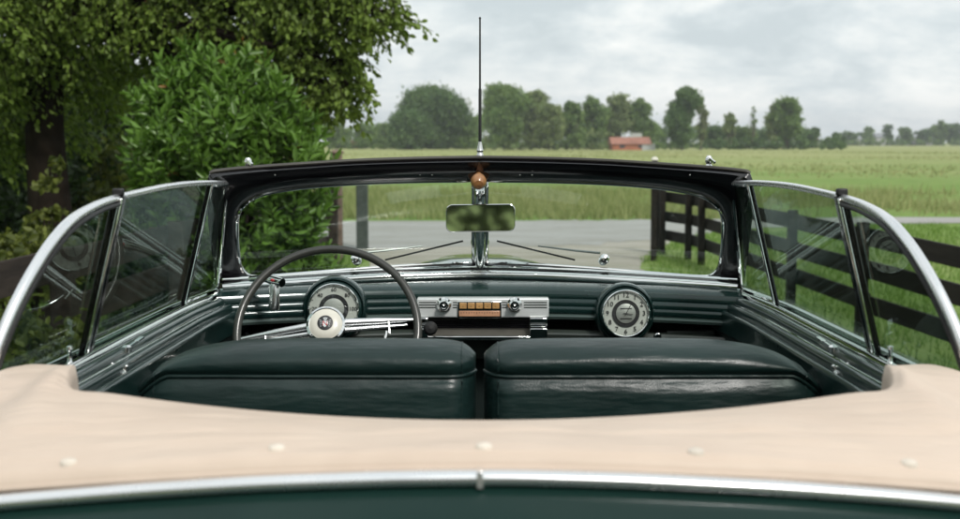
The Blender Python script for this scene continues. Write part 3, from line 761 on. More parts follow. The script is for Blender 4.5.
for s in (1, -1):
    rows = []
    for i in range(41):
        Y = 1.28+(3.70-1.28)*i/40; x0 = xb(Y)+.062 if Y < 3.45 else xb(3.45)+.062-(Y-3.45)*.08
        rows.append([(s*x0, Y, ZB-.036), (s*(x0+.03), Y, ZB-.10), (s*(x0+.06), Y, 1.0), (s*(x0+.065), Y, .8), (s*(x0+.05), Y, .55), (s*(x0+.02), Y, .36), (s*(x0-.03), Y, .30)])
    mb = MB(); mb.grid(rows, flip=(s > 0)); mb.build('side_panel', M['green'], car, sharp=60)
    MB().tube([(s*(xb(min(Y, 3.45))+.13), Y, .93) for Y in [1.4+.1*k for k in range(23)]], .008, 8).build('side_trim', M['chrome'], car)
    mb = MB(); mb.lathe([(.014, 0), (.014, .03), (.008, .034)], (s*(xb(2.5)+.115), 2.5, 1.02), (s, 0, 0), 14); mb.tube([(s*(xb(2.5)+.155), 2.5, 1.02), (s*(xb(2.5)+.16), 2.65, 1.015)], [.009, .006], 10); mb.build('door_handle', M['chrome'], car)
    for yc, rx, ry, rz, zc, nm in ((4.72, .27, .80, .50, .52, 'front_wing'), (.80, .23, .72, .44, .52, 'rear_wing')):
        mb = MB(); rows = []; xc = .70 if nm == 'front_wing' else .74
        for i in range(25):
            a = math.pi*i/24; r = []
            for k in range(15):
                b = math.pi*k/14
                Yp = yc-ry*math.cos(a); sc = math.sin(a)**.7 if math.sin(a) > 0 else 0
                r.append((s*(xc+rx*math.cos(b)*sc), Yp, .34+(zc+rz-.34)*(math.sin(b)**.8)*sc))
            rows.append(r)
        mb.grid(rows, flip=(s < 0)); mb.build(nm, M['green'], car, sharp=70)
    for yc in (4.72, .80):
        mb = MB(); mb.lathe([(.20, -.085), (.30, -.095), (.345, -.075), (.36, -.04), (.36, .04), (.345, .075), (.30, .095), (.20, .085)], (s*.76, yc, .36), (s, 0, 0), 36)
        w = mb.build('wheel', M['tyre'], car); mb = MB(); mb.lathe([(.205, .07), (.20, .086), (.15, .078), (.12, .10), (.05, .12), (0, .125)], (s*.76, yc, .36), (s, 0, 0), 32); mb.build('hubcap', M['chrome'], w)
    mb = MB(); mb.lathe([(.10, -.10), (.115, -.01), (.118, .01), (.108, .018)], (s*.70, 5.50, .80), (0, 1, 0), 28); hl = mb.build('headlight', M['chrome'], car); mb = MB(); mb.lathe([(.108, .012), (.07, .035), (0, .045)], (s*.70, 5.50, .80), (0, 1, 0), 28); mb.build('headlight_lens', M['lamp'], hl)
    mb = MB(); sph(mb, (s*.72, .06, .78), .05, .06, .07); mb.build('tail_light', M['taillens'], car)
for Yb, sg in ((-.36, -1), (5.72, 1)):
    pts = [(x, Yb-sg*.20*(abs(x)/.85)**2.4, .50) for x in [-.85+.085*k for k in range(21)]]
    MB().tube(pts, .055, 12, sq=1.).build('bumper', M['chrome'], car)
mb = MB()
for k in range(9): mb.box((-.30+.0*k+.0, 5.60-.004*k, .50+.05*k), (.30, 5.625-.012*k, .525+.05*k))
mb.build('grille', M['chrome'], car, bevel=.004)
# bonnet ornament: ring on a base seen past the post
oc = P(490, 241, 4.95); mb = MB(); mb.tube([oc+Vector((.026*math.cos(q), 0, .026*math.sin(q))) for q in [2*math.pi*k/24 for k in range(24)]], .004, 8, closed=True, refu=(0, 1, 0))
mb = MB(); mb.tube([Vector((0, oc.y, oc.z))+Vector((.030*math.cos(q), 0, .030*math.sin(q)+.0)) for q in [2*math.pi*k/24 for k in range(24)]], .005, 8, closed=True, refu=(0, 1, 0)); mb.tube([(0, oc.y-.08, 1.19), (0, oc.y, 1.215), (0, oc.y+.02, oc.z-.02)], [.010, .016, .008], 10); mb.build('bonnet_ornament', M['chrome'], car)
# floor, rear bench and inner bulkhead
MB().box((-.74, 1.45, .30), (.74, 3.62, .34)).build('floor_pan', M['carpet'], car)
MB().box((-.62, 3.44, .34), (.62, 3.60, 1.10)).build('bulkhead', M['carpet'], car)
MB().box((-.60, 1.62, .50), (.60, 1.80, 1.10)).build('rear_seat_backrest', M['leather'], car, bevel=.04)
MB().box((-.60, 1.80, .34), (.60, 2.25, .72)).build('rear_seat_cushion', M['leather'], car, bevel=.04)

# ================================================================== SETTING
def pt_on(px, py): p = PZ(px, py, 0); return p.x, p.y
# ground sheet
def grassmat():
    m, nt, out = newmat('meadow')
    b = N(nt, 'ShaderNodeBsdfPrincipled', Roughness=.9); b.inputs['Specular IOR Level'].default_value = .15
    n1 = noise(nt, .9, 8, .7); r1 = ramp(nt, n1.outputs['Fac'], [(.3, (.10, .175, .038)), (.55, (.155, .25, .055)), (.75, (.225, .30, .09))])
    n2 = noise(nt, .05, 5, .6, stretch=(.45, 1.6, 1)); r2 = ramp(nt, n2.outputs['Fac'], [(.42, (0, 0, 0)), (.62, (1, 1, 1))])
    n3 = noise(nt, .6, 8, .7, stretch=(.6, .5, 1)); r3 = ramp(nt, n3.outputs['Fac'], [(.3, (.20, .235, .08)), (.7, (.35, .35, .16))])
    # rough, dry grass takes over past ~60 m
    tc = N(nt, 'ShaderNodeTexCoord'); sx = N(nt, 'ShaderNodeSeparateXYZ'); L(nt, tc.outputs['Object'], sx.inputs[0])
    mr = N(nt, 'ShaderNodeMapRange'); mr.inputs['From Min'].default_value = 45; mr.inputs['From Max'].default_value = 150; mr.inputs['To Max'].default_value = .75
    L(nt, sx.outputs['Y'], mr.inputs['Value'])
    ad = N(nt, 'ShaderNodeMath', operation='MULTIPLY_ADD'); ad.inputs[1].default_value = .5; L(nt, r2.outputs['Color'], ad.inputs[0]); L(nt, mr.outputs[0], ad.inputs[2]); ad.use_clamp = True
    mx = N(nt, 'ShaderNodeMix', data_type='RGBA'); L(nt, ad.outputs[0], mx.inputs[0]); L(nt, r1.outputs['Color'], mx.inputs[6]); L(nt, r3.outputs['Color'], mx.inputs[7])
    L(nt, mx.outputs[2], b.inputs['Base Color'])
    bp = N(nt, 'ShaderNodeBump', Strength=.8, Distance=.15); L(nt, n1.outputs['Fac'], bp.inputs['Height']); L(nt, bp.outputs['Normal'], b.inputs['Normal'])
    L(nt, b.outputs[0], out.inputs['Surface']); return m
def gravelmat(name, a, b_, c):
    m, nt, out = newmat(name)
    b = N(nt, 'ShaderNodeBsdfPrincipled', Roughness=.9)
    n1 = noise(nt, 30, 6, .7); n2 = noise(nt, .9, 7, .7, stretch=(.45, 1.3, 1))
    r1 = ramp(nt, n1.outputs['Fac'], [(.3, a), (.7, b_)]); r2 = ramp(nt, n2.outputs['Fac'], [(.42, (0, 0, 0)), (.66, (.85, .85, .85))])
    mx = N(nt, 'ShaderNodeMix', data_type='RGBA'); L(nt, r2.outputs['Color'], mx.inputs[0]); L(nt, r1.outputs['Color'], mx.inputs[6]); mx.inputs[7].default_value = c4(c)
    L(nt, mx.outputs[2], b.inputs['Base Color']); bp = N(nt, 'ShaderNodeBump', Strength=.6, Distance=.01); L(nt, n1.outputs['Fac'], bp.inputs['Height']); L(nt, bp.outputs['Normal'], b.inputs['Normal'])
    L(nt, b.outputs[0], out.inputs['Surface']); return m
M['meadow'] = grassmat()
M['road'] = gravelmat('worn_road', (.27, .265, .255), (.39, .385, .37), (.24, .23, .205))
M['gravel'] = gravelmat('gravel', (.27, .245, .21), (.43, .40, .355), (.22, .21, .15))
gr = MB().box((-1500, -300, -.6), (1500, 2400, 0)); g = gr.build('ground', M['meadow'], flat=True); tag(g, 'flat green meadow with rough dry grass running to the horizon', 'meadow', kind='structure')
def strip(ptsL, ptsR, z, name, mat, label, cat, wob=.12):
    mb = MB(); rows = []
    A = smooth([Vector((x, y, z)) for x, y in ptsL], 14); B = smooth([Vector((x, y, z)) for x, y in ptsR], 14)
    rows = []
    for a, b in zip(A, B):
        d = (b-a).normalized(); w1 = random.uniform(-wob, wob); w2 = random.uniform(-wob, wob)
        rows.append([a+d*w1, a.lerp(b, .5), b+d*w2])
    mb.grid(rows, flip=True); o = mb.build(name, mat, flat=True); return tag(o, label, cat, kind='structure')
nearL = [(-120, 17), (-30, 19.2), (-2, 20.0), (3, 22.2), (9, 26.2), (40, 30), (160, 40)]
farL = [(-120, 25), (-30, 26.4), (-2, 27), (3, 27.4), (9, 28.4), (40, 33), (160, 48)]
strip(nearL, farL, .008, 'road', M['road'], 'pale grey country road crossing beyond the driveway', 'road', .3)
strip([(-1.75, -14), (-1.7, 0), (-1.7, 8), (-1.6, 14), (-1.5, 18), (-2.2, 20.6)], [(2.3, -14), (2.2, 0), (2.15, 8), (2.05, 14), (2.2, 18), (3.6, 23.2)], .004, 'driveway', M['gravel'], 'gravel driveway the car is parked on, opening to the road', 'driveway', .07)

# --- foliage helpers
def mesh_np(name, V, F, mat, parent=None, off=None):
    if parent: 
        o_ = roots(parent).location; V = V-np.array([o_.x, o_.y, o_.z])
    me = bpy.data.meshes.new(name); n = len(V); k = F.shape[1]
    me.vertices.add(n); me.vertices.foreach_set('co', V.astype(np.float32).ravel())
    me.loops.add(F.size); me.loops.foreach_set('vertex_index', F.astype(np.int32).ravel())
    me.polygons.add(len(F)); me.polygons.foreach_set('loop_start', (np.arange(len(F))*k).astype(np.int32)); 
    me.update(calc_edges=True); me.validate()
    me.materials.append(mat); o = bpy.data.objects.new(name, me); COL.objects.link(o)
    if parent: o.parent = parent
    return o
def unit(a): return a/np.maximum(np.linalg.norm(a, axis=1, keepdims=True), 1e-9)
def leaves(C, D, ln, wd, fold=.25):
    """C centres, D directions, folded 6-vertex leaves"""
    n = len(C); D = unit(D); rnd = unit(rng.normal(size=(n, 3)))
    S_ = unit(np.cross(D, rnd)); Nn = np.cross(S_, D)
    ln = np.broadcast_to(np.asarray(ln), (n,))[:, None]; wd = np.broadcast_to(np.asarray(wd), (n,))[:, None]
    b = C; t = C+D*ln-Nn*ln*.12
    up = Nn*wd*fold
    L1 = C+D*ln*.3+S_*wd*.5+up; L2 = C+D*ln*.68+S_*wd*.42+up*.8
    R1 = C+D*ln*.3-S_*wd*.5+up; R2 = C+D*ln*.68-S_*wd*.42+up*.8
    V = np.stack([b, L1, L2, t, R2, R1], 1).reshape(-1, 3)
    k = np.arange(n)[:, None]*6
    F = np.concatenate([k+np.array([0, 3, 2, 1]), k+np.array([0, 5, 4, 3])], 0)
    return V, F
def quads(C, size):
    n = len(C); a = unit(rng.normal(size=(n, 3))); b = unit(np.cross(a, rng.normal(size=(n, 3)))); s = np.broadcast_to(np.asarray(size), (n,))[:, None]
    V = np.stack([C-a*s*.5, C+b*s*.36, C+a*s*.5, C-b*s*.36], 1).reshape(-1, 3)
    return V, np.arange(n)[:, None]*4+np.array([0, 1, 2, 3])
def limb(mb, a, b, r0, r1, sag=.0, seg=9):
    a = Vector(a); b = Vector(b); pts = []; n = 7; ln = (b-a).length
    j = Vector((random.uniform(-1, 1), random.uniform(-1, 1), random.uniform(-.3, .6)))*ln*.10
    for i in range(n+1):
        t = i/n; p = a.lerp(b, t)+j*math.sin(math.pi*t)+Vector((random.uniform(-1, 1), random.uniform(-1, 1), 0))*ln*.012
        pts.append(p)
    mb.tube(pts, [r0+(r1-r0)*i/n for i in range(n+1)], seg); return pts

# --- the big tree, left
tb = P(52, 300, 13.4); tree = empty('broadleaf_tree', (tb.x, 13.4, 0), 'large overhanging broadleaf tree with dark trunk at upper left', 'tree')
mb = MB(); T = [(tb.x, 13.4, -.1), (tb.x+.02, 13.4, .6), (tb.x-.03, 13.42, 1.8), (tb.x+.05, 13.4, 3.0), (tb.x+.1, 13.3, 4.6), (tb.x+.3, 13.2, 6.4)]
mb.tube(smooth(T, 5), [.26*(1-.027*i) for i in range(26)], 14)
blobs = [(-30, 10, 12.6, .75), (25, -5, 13.2, .75), (75, 15, 13.0, .7), (125, -8, 12.8, .75), (175, 10, 12.9, .7), (225, -5, 12.7, .75), (270, 15, 12.6, .62), (315, -5, 12.4, .6), (345, 18, 12.3, .42), (378, 3, 12.2, .34), (398, 12, 12.1, .18), (360, -25, 12.3, .5),
         (290, 48, 12.8, .45), (325, 50, 12.4, .36), (350, 62, 12.3, .28), (362, 84, 12.2, .16), (335, 84, 12.4, .22), (250, 45, 13.2, .5), (205, 45, 13.4, .45), (160, 42, 13.6, .5), (115, 55, 13.8, .48), (75, 70, 14.2, .45), (30, 60, 13.5, .55), (-15, 75, 13.0, .6),
         (100, 95, 14.6, .32), (20, 115, 13.8, .42), (-20, 140, 13.6, .5), (60, 125, 14.8, .3), (308, 92, 13.2, .24), (345, 100, 12.6, .12),
         (60, -80, 13, 1.1), (160, -90, 13, 1.1), (260, -85, 12.8, 1.0), (-40, -70, 13, 1.1), (340, -75, 12.5, .75), (180, -190, 13.2, 1.6), (60, -220, 13.2, 1.5), (290, -170, 13, 1.2)]
Cs = []; Ds = []; Ls = []
tw = MB()
for bx, by, bY, br in blobs:
    if bx > 240: bx -= 20*(bx-240)/160
    br *= .93
    c = P(bx, by, bY)
    st = Vector(T[3]) if c.z < 3.4 else Vector(T[4]); limb(mb, st, c, .085, .02)
    for _ in range(3):
        e = c+Vector((random.uniform(-1, 1), random.uniform(-.8, .8), random.uniform(-.5, .6)))*br*.8; limb(mb, c, e, .022, .006, seg=5)
    ns = int(270*br**2)+12
    for _ in range(ns):
        v = Vector(rng.normal(size=3)); v.normalize(); rr = br*(random.random()**.42)
        p0 = c+Vector((v.x*rr, v.y*rr*.9, v.z*rr*.8)); ln = random.uniform(.16, .42)
        out = Vector((v.x*.5+random.uniform(-.3, .3)+.15, v.y*.5, -.55+random.uniform(-.3, .3))).normalized()
        tw.tube([p0, p0+out*ln*.5+Vector((0, 0, .02)), p0+out*ln], [.005, .004, .002], 3, caps=False)
        m_ = random.randint(11, 18)
        for k in range(m_):
            t = k/m_; q = p0+out*ln*t
            Cs.append((q.x+random.gauss(0, .03), q.y+random.gauss(0, .03), q.z+random.gauss(0, .03)-.02*t)); Ds.append((out.x+random.uniform(-.9, .9), out.y+random.uniform(-.9, .9), out.z*.8-.35+random.uniform(-.5, .5))); Ls.append(random.uniform(.040, .080))
mb.build('trunk', M['bark'], tree); tw.build('twigs', M['bark'], tree)
Ls = np.array(Ls); V, F = leaves(np.array(Cs), np.array(Ds), Ls, Ls*.62); mesh_np('crown', V, F, M['treeleaf'], tree)
print('tree leaves', len(Cs))

# --- laurel bush
lb = P(232, 300, 11.3); bush = empty('laurel_bush', (lb.x, 11.3, 0), 'bright green laurel bush with long leaves growing over the left fence', 'bush')
Cs = []; Ds = []; Ls = []; mb = MB()
bl = [(152, 112, 12.2, .32), (178, 92, 12.1, .34), (215, 78, 12.1, .34), (246, 88, 12.0, .38), (275, 108, 11.9, .32), (300, 128, 12, .26), (168, 150, 11.9, .42), (222, 140, 11.7, .52), (272, 162, 11.7, .48), (312, 160, 11.9, .22), (150, 190, 12.3, .26), (190, 215, 12.0, .50), (250, 205, 11.7, .50), (300, 205, 11.8, .34), (235, 262, 11.9, .5), (290, 255, 11.9, .42), (200, 275, 12, .5), (255, 310, 12, .6), (312, 262, 12, .2)]
for bx, by, bY, br in bl:
    c = P(bx, by, bY-.8); br *= .88; limb(mb, (lb.x+random.uniform(-.3, .3), 11.4, .0), c, .03, .01, seg=6)
    for _ in range(int(480*br**2)+14):
        v = Vector(rng.normal(size=3)); v.normalize(); rr = br*(.5+.6*random.random()+(.35 if random.random() < .10 else 0)); p0 = c+v*rr*.95
        up = Vector((v.x*.6+random.uniform(-.35, .35), v.y*.6+random.uniform(-.35, .35), .9+random.uniform(-.5, .3))).normalized()
        ln = random.uniform(.10, .22)
        mb.tube([p0-up*ln, p0], [.005, .003], 3, caps=False)
        for k in range(random.randint(7, 11)):
            t = k/9; q = p0-up*ln*(1-t); an = k*2.4; a_ = up.orthogonal().normalized(); b_ = up.cross(a_)
            d = (a_*math.cos(an)+b_*math.sin(an))*(1.05-.55*t)+up*(.35+.7*t)+Vector((0, 0, -.1))
            Cs.append(tuple(q)); Ds.append(tuple(d)); Ls.append(random.uniform(.075, .14))
mb.build('stems', M['bark'], bush)
Ls = np.array(Ls); V, F = leaves(np.array(Cs), np.array(Ds), Ls, Ls*.33, .3); mesh_np('foliage', V, F, M['laurel'], bush)
print('laurel leaves', len(Cs))

# --- generic shrub / tree at distance
def shrub(name, label, cat, blobs3, mat, size, dens, group=None, base=None, trunkr=.05, barkm='bark', crown='foliage', stem='stems', leafy=False, shell_=.45):
    """blobs3: list of (x,y,z,r)"""
    base = base or (sum(b[0] for b in blobs3)/len(blobs3), sum(b[1] for b in blobs3)/len(blobs3), 0)
    e = empty(name, base, label, cat, group)
    mb = MB(); C = []
    ztop = min(b[2] for b in blobs3); 
    fork = Vector((base[0], base[1], max(.3, ztop*.6)))
    if crown == 'crown': limb(mb, (base[0], base[1], -.1), fork, trunkr, trunkr*.75)
    for x, y, z, r in blobs3:
        limb(mb, fork if crown == 'crown' else (base[0]+random.uniform(-.2, .2), base[1], 0), (x, y, z), trunkr*.5, trunkr*.12, seg=6)
        n = max(12, int(dens*r**2))
        # sub-clumps
        mcl = max(4, int(n/22)); v = unit(rng.normal(size=(mcl, 3)))*(r*(shell_+(1-shell_)*rng.random((mcl, 1))**.6)); v[:, 2] *= .85
        idx = rng.integers(0, mcl, n); c = v[idx]+rng.normal(size=(n, 3))*r*(.10+.12*rng.random((n, 1)))
        C.append(c+np.array([x, y, z]))
    C = np.concatenate(C); sz = size*(.6+.8*rng.random(len(C)))
    if leafy: V, F = leaves(C, rng.normal(size=(len(C), 3))+np.array([0, 0, -.3]), sz, sz*.6)
    else: V, F = quads(C, sz)
    C = None
    mb.build('trunk' if crown == 'crown' else stem, M[barkm], e); mesh_np(crown, V, F, mat, e)
    return e
def pb(px, py, Y, r): p = P(px, py, Y); return (p.x, p.y, p.z, r)
# dark thicket behind on the left
shrub('dark_shrub', 'dark shrub mass at far left behind the plank fence', 'shrub', [pb(-40, 170, 17, 1.3), pb(10, 200, 16.5, 1.1), pb(-20, 250, 15.5, 1.2), pb(-10, 120, 18, .9), pb(30, 160, 18, .9)], M['thicket'], .11, 4200, leafy=True)
shrub('dark_shrub', 'dark shrub between the big trunk and the yellow-green shrub', 'shrub', [pb(95, 120, 19, 1.0), pb(130, 160, 19, 1.1), pb(165, 125, 20, .9), pb(220, 135, 20, 1.0), pb(150, 240, 18, 1.1), pb(190, 190, 19, 1.2)], M['thicket'], .11, 3600, leafy=True)
shrub('yellow_green_shrub', 'light yellow-green shrub standing right of the big trunk', 'shrub', [pb(88, 185, 16.5, .45), pb(105, 215, 16.2, .5), pb(120, 165, 16.8, .40), pb(78, 235, 16, .5), pb(112, 255, 15.8, .5)], M['yellowshrub'], .09, 1900, leafy=True)
shrub('sapling', 'thin leafy sapling in front of the dark trunk at far left', 'sapling', [pb(52, 160, 11.5, .09), pb(50, 185, 11.5, .11), pb(56, 205, 11.5, .13), pb(46, 225, 11.5, .14), pb(38, 245, 11.4, .2), pb(62, 245, 11.4, .17)], M['yellowshrub'], .075, 4200, base=(P(50, 300, 11.5).x, 11.5, 0), trunkr=.014, leafy=True)
shrub('low_bush', 'low yellow-tipped bush behind the left fence below the trunk', 'bush', [pb(20, 262, 9.6, .28), pb(-5, 268, 9.4, .33), pb(42, 272, 9.8, .28), pb(5, 300, 9.2, .35)], M['yellowshrub'], .07, 3400, leafy=True)
shrub('low_bush', 'low green bush behind the left fence seen through the door window', 'bush', [pb(95, 262, 10.6, .35), pb(130, 255, 11, .38), pb(165, 250, 11.2, .35), pb(120, 290, 10.5, .4)], M['thicket'], .08, 3400, leafy=True)
shrub('low_bush', 'small green bush at the foot of the left fence', 'bush', [pb(60, 352, 6.9, .22), pb(20, 350, 6.6, .24), pb(95, 335, 7.4, .22)], M['yellowshrub'], .06, 3400, leafy=True)

# --- fences
def fence(name, label, pts, mat, post_h, rails, rail_w, rail_t, post_s, spacing, side, extra=()):
    e = empty(name, (pts[0][0], pts[0][1], 0), label, 'fence'); 
    P3 = [Vector((x, y, 0)) for x, y in pts]
    posts = []
    for a, b in zip(P3, P3[1:]):
        n = max(1, round((b-a).length/spacing)); posts += [a.lerp(b, k/n) for k in range(n)]
    posts.append(P3[-1])
    for p in posts:
        h = post_h+random.uniform(-.02, .03); tl = Vector((random.uniform(-.01, .01), random.uniform(-.01, .01), h))
        mb = MB(); mb.obox(p-Vector((0, 0, .1)), p+tl, post_s, post_s, (0, 1, 0)); mb.build('post', mat, e, bevel=.008)
    for a, b in zip(posts, posts[1:]):
        d = (b-a).normalized(); nrm = Vector((d.y, -d.x, 0))*side*(post_s/2+rail_t/2+.002)
        for z in rails:
            mb = MB(); z0 = z+random.uniform(-.012, .012); z1 = z+random.uniform(-.012, .012)
            mb.obox(a+nrm+Vector((0, 0, z0))+d*.004, b+nrm+Vector((0, 0, z1))-d*.004, rail_t, rail_w); mb.build('rail', mat, e, bevel=.004)
    return e
fence('rail_fence', 'black stained post and rail fence along the right lawn', [(2.62, 19.3), (2.88, 18.2), (2.93, 17.4), (3.2, 11), (3.45, 6.6), (3.6, 2.0), (3.7, -3)], M['blackwood'], .96, (.82, .55, .27), .15, .035, .09, 2.1, -1)
fence('plank_fence', 'dark brown wide plank fence along the left hedge', [(-1.92, 17.2), (-2.2, 12.4), (-2.38, 7.5), (-2.5, 3), (-2.6, -3)], M['brownwood'], 1.02, (.90, .60, .30), .19, .03, .12, 2.2, 1)
def gpost(px, base, top, w, mat, label, cap=True):
    x, y = pt_on(px, base); zt_ = P(px, top, y).z
    e = empty('gate_post', (x, y, 0), label, 'post')
    MB().box((x-w/2, y-w/2, -.1), (x+w/2, y+w/2, zt_-.03)).build('shaft', mat, e, bevel=.012)
    MB().lathe([(.0, .02), (w*.45, .012), (w*.75, -.012), (w*.75, -.03), (0, -.031)], (x, y, zt_), (0, 0, 1), 4 if cap else 16).build('cap', M['cream'] if cap else mat, e, bevel=.003)
gpost(362.5, 249, 160, .17, M['greywood'], 'thick grey gate post standing left at the road edge')
gpost(653.5, 261, 158, .08, M['blackwood'], 'black gate post with pale cap at right of the driveway')
gpost(338, 262, 151, .13, M['pinkwood'], 'weathered brown post with flat top at end of plank fence', False)
gpost(662, 254, 186, .085, M['blackwood'], 'shorter black post just behind the right gate post', False)

# --- grasses (stuff)
def blades(n, xr, yr, h, w, name, mat, label, keep):
    C = np.column_stack([rng.uniform(*xr, n), rng.uniform(*yr, n), np.zeros(n)])
    C = C[keep(C)]; n = len(C)
    hh = (h[0]+(h[1]-h[0])*rng.random(n)**1.5)[:, None]; lean = rng.normal(size=(n, 3))*np.array([.3, .3, 0]); tip = C+(np.array([0, 0, 1.])+lean)*hh
    a = rng.random(n)*np.pi; s = np.column_stack([np.cos(a), np.sin(a), np.zeros(n)])*(w*(.6+.8*rng.random((n, 1))))
    V = np.stack([C-s, C+s, tip], 1).reshape(-1, 3); F = np.arange(n)[:, None]*3+np.array([0, 1, 2])
    o = mesh_np(name, V, F, mat); return tag(o, label, 'grass', kind='stuff')
M['grassblade'] = leafmat('grass_blades', (.065, .13, .024), (.17, .265, .06), trans=.4, clump=.5, rough=.6, spec=.2)
M['drygrass'] = leafmat('dry_grass', (.14, .185, .06), (.31, .32, .15), trans=.35, clump=.25, rough=.8, spec=.1)
def roadfree(C):
    x, y = C[:, 0], C[:, 1]
    near = np.interp(x, [p[0] for p in nearL], [p[1] for p in nearL])+.35*np.sin(x*1.9)+.15*rng.normal(size=len(x)); far = np.interp(x, [p[0] for p in farL], [p[1] for p in farL])
    dl = np.interp(y, [0, 8, 14, 18, 20.6], [-1.75, -1.75, -1.65, -1.55, -2.3]); dr = np.interp(y, [0, 8, 14, 18, 23.2], [2.2, 2.15, 2.05, 2.2, 3.7])
    return ~(((y > near) & (y < far)) | ((x > dl) & (x < dr) & (y < 23)))
blades(90000, (-6, 9), (1.5, 26), (.05, .13), .006, 'lawn_grass', M['grassblade'], 'short bright green grass either side of the driveway', roadfree)
def far_keep(C):
    n = np.sin(C[:, 0]*.7+1.3*np.sin(C[:, 1]*.4))+np.sin(C[:, 0]*.23+2)+.8*rng.normal(size=len(C))
    return roadfree(C) & (n > .1) & (np.abs(C[:, 0]) < C[:, 1]*.42)
blades(60000, (-16, 16), (27.5, 42), (.12, .42), .02, 'verge_grass', M['drygrass'], 'tall straw-tinged grass on the verge across the road', far_keep)
def field_keep(C):
    n = np.sin(C[:, 0]*.12+1.3*np.sin(C[:, 1]*.06))+np.sin(C[:, 0]*.05+C[:, 1]*.09)+.9*rng.normal(size=len(C)); return (n > .8) & (np.abs(C[:, 0]) < C[:, 1]*.42)
blades(60000, (-80, 95), (60, 230), (.06, .20), .08, 'field_grass', M['drygrass'], 'rough tufted grass over the far field', field_keep)

# --- far trees and buildings
def ftree(label, px, top, w, Y, mat, base=146, narrow=1.0, dens=1., nb=None, lo=.10):
    x = (px-CX)/FPX*Y; zt_ = H+(142-top)/FPX*Y; ww = w/FPX*Y/2
    nb = (nb or 9)+4; bl = []
    hh = zt_
    for k in range(nb):
        t = lo+(1-lo)*(k+.5)/nb; prof = math.sin(math.pi*min(1, (t-lo*.6)/(1.12-lo*.6)))**.7
        r = ww*.50*(.65+.5*random.random())*prof+.16*ww
        bl.append((x+random.uniform(-.55, .55)*ww*prof, Y+random.uniform(-.5, .5)*ww, min(hh*t, hh-r*.8), r))
    bl.append((x+random.uniform(-.15, .15)*ww, Y, hh-ww*.28, ww*.32))
    s = Y/FPX
    return shrub('tree', label, 'tree', bl, mat, 2.3*s, 60*dens/(s*s)*.24, group='trees along the far field edge', base=(x, Y, 0), trunkr=.18*max(1, Y/250), barkm='farbark', crown='crown', shell_=.2)
F1, F2, F3 = M['far1'], M['far2'], M['far3']
for a in [('small rounded tree just right of the laurel bush', 336, 122, 26, 300, F1), ('low broad tree left of the tall domed tree', 366, 124, 26, 330, F1), ('second low tree touching the domed tree from the left', 386, 124, 24, 340, F1),
          ('tall domed deep-green tree, highest left of the antenna', 434, 90, 62, 300, F3, 146, 1, 1.3, 14), ('low tree in front of the domed tree on its left', 412, 112, 42, 280, F3), ('mid-height tree between domed tree and antenna', 462, 116, 34, 300, F1),
          ('tall loose tree immediately right of the antenna', 504, 86, 44, 270, F1, 146, 1, 1.0, 12), ('tall airy tree second right of the antenna', 532, 92, 36, 280, F2, 146, 1, .8, 11), ('pale leafy tree third right of the antenna', 549, 104, 28, 265, F2), ('mid-green tree fourth right of the antenna', 572, 102, 28, 270, F1),
          ('dense tree left behind the red barn', 592, 98, 30, 290, F1), ('rounded tree directly behind the red barn', 614, 96, 34, 300, F2), ('tree at the right end behind the red barn', 640, 99, 28, 300, F1),
          ('tall free-standing tree right of the barn', 681, 88, 34, 260, F3, 146, 1, 1.1, 12), ('slim pale tree leaning on the free-standing tree', 700, 97, 16, 270, F2), ('thin bare-stemmed tree with small top', 729, 113, 16, 300, F2), ('narrow poplar-like spindle tree', 752, 107, 7, 300, F1),
          ('tall rounded tree rising from the right end of the hedge', 786, 98, 32, 290, F1, 146, 1, 1.1, 11), ('smaller tree joined to left side of the hedge-end tree', 771, 106, 16, 290, F2), ('small tree past the hedge end with house roof', 812, 127, 12, 360, F3),
          ('low dark tree between the slim tree and thin tree', 716, 126, 24, 310, F3), ('low bushy tree below the spindle tree', 741, 127, 26, 305, F1)]:
    ftree(*a)
for i, (px, top, w) in enumerate([(848, 132, 16), (868, 127, 14), (886, 125, 12), (903, 128, 16), (921, 130, 16), (938, 121, 16), (952, 124, 18), (836, 134, 14), (970, 122, 24)]):
    lab = ['low far tree, second from left of the distant village row', 'far tree left of the leftmost white house', 'pointed far tree between two white houses', 'far tree right of the middle white house', 'low far tree left of the tallest village tree', 'tallest tree of the distant village row at right', 'broad far tree at the right picture edge', 'leftmost low tree of the distant village row', 'far tree cut by the right picture edge'][i]
    ftree(lab, px, top, w, 620, F1 if i % 2 else F3, 144, lo=.1)
# woodland mass behind the individual trees
def woodland(pxs, tops, Y, mat, label, n):
    C = []
    for k in range(n):
        px = random.uniform(*pxs); t = (px-pxs[0])/(pxs[1]-pxs[0])*(len(tops)-1); i = min(int(t), len(tops)-2); top = tops[i]+(tops[i+1]-tops[i])*(t-i)+random.uniform(-1, 5)
        zt_ = H+(142-top)/FPX*Y; r = zt_*random.uniform(.22, .40); c = np.array([(px-CX)/FPX*Y, Y+random.uniform(-12, 12), zt_-r*.9])
        m_ = 380; v = unit(rng.normal(size=(m_, 3)))*(r*rng.random((m_, 1))**.5); C.append(c+v)
        v = rng.normal(size=(160, 3))*np.array([r, r, zt_*.25])*.6; v[:, 2] = np.abs(v[:, 2]); C.append(np.array([c[0], c[1], .2])+v)
    C = np.concatenate(C); s = Y/FPX; V, F = quads(C, 2.4*s*(.6+.8*rng.random(len(C)))); o = mesh_np('woodland', V, F, mat); return tag(o, label, 'woodland', kind='stuff')
woodland((392, 660), (121, 118, 122, 112, 110, 113, 108, 112, 116, 124), 345, F1, 'continuous woodland mass filling in behind the trees left of the barn', 75)
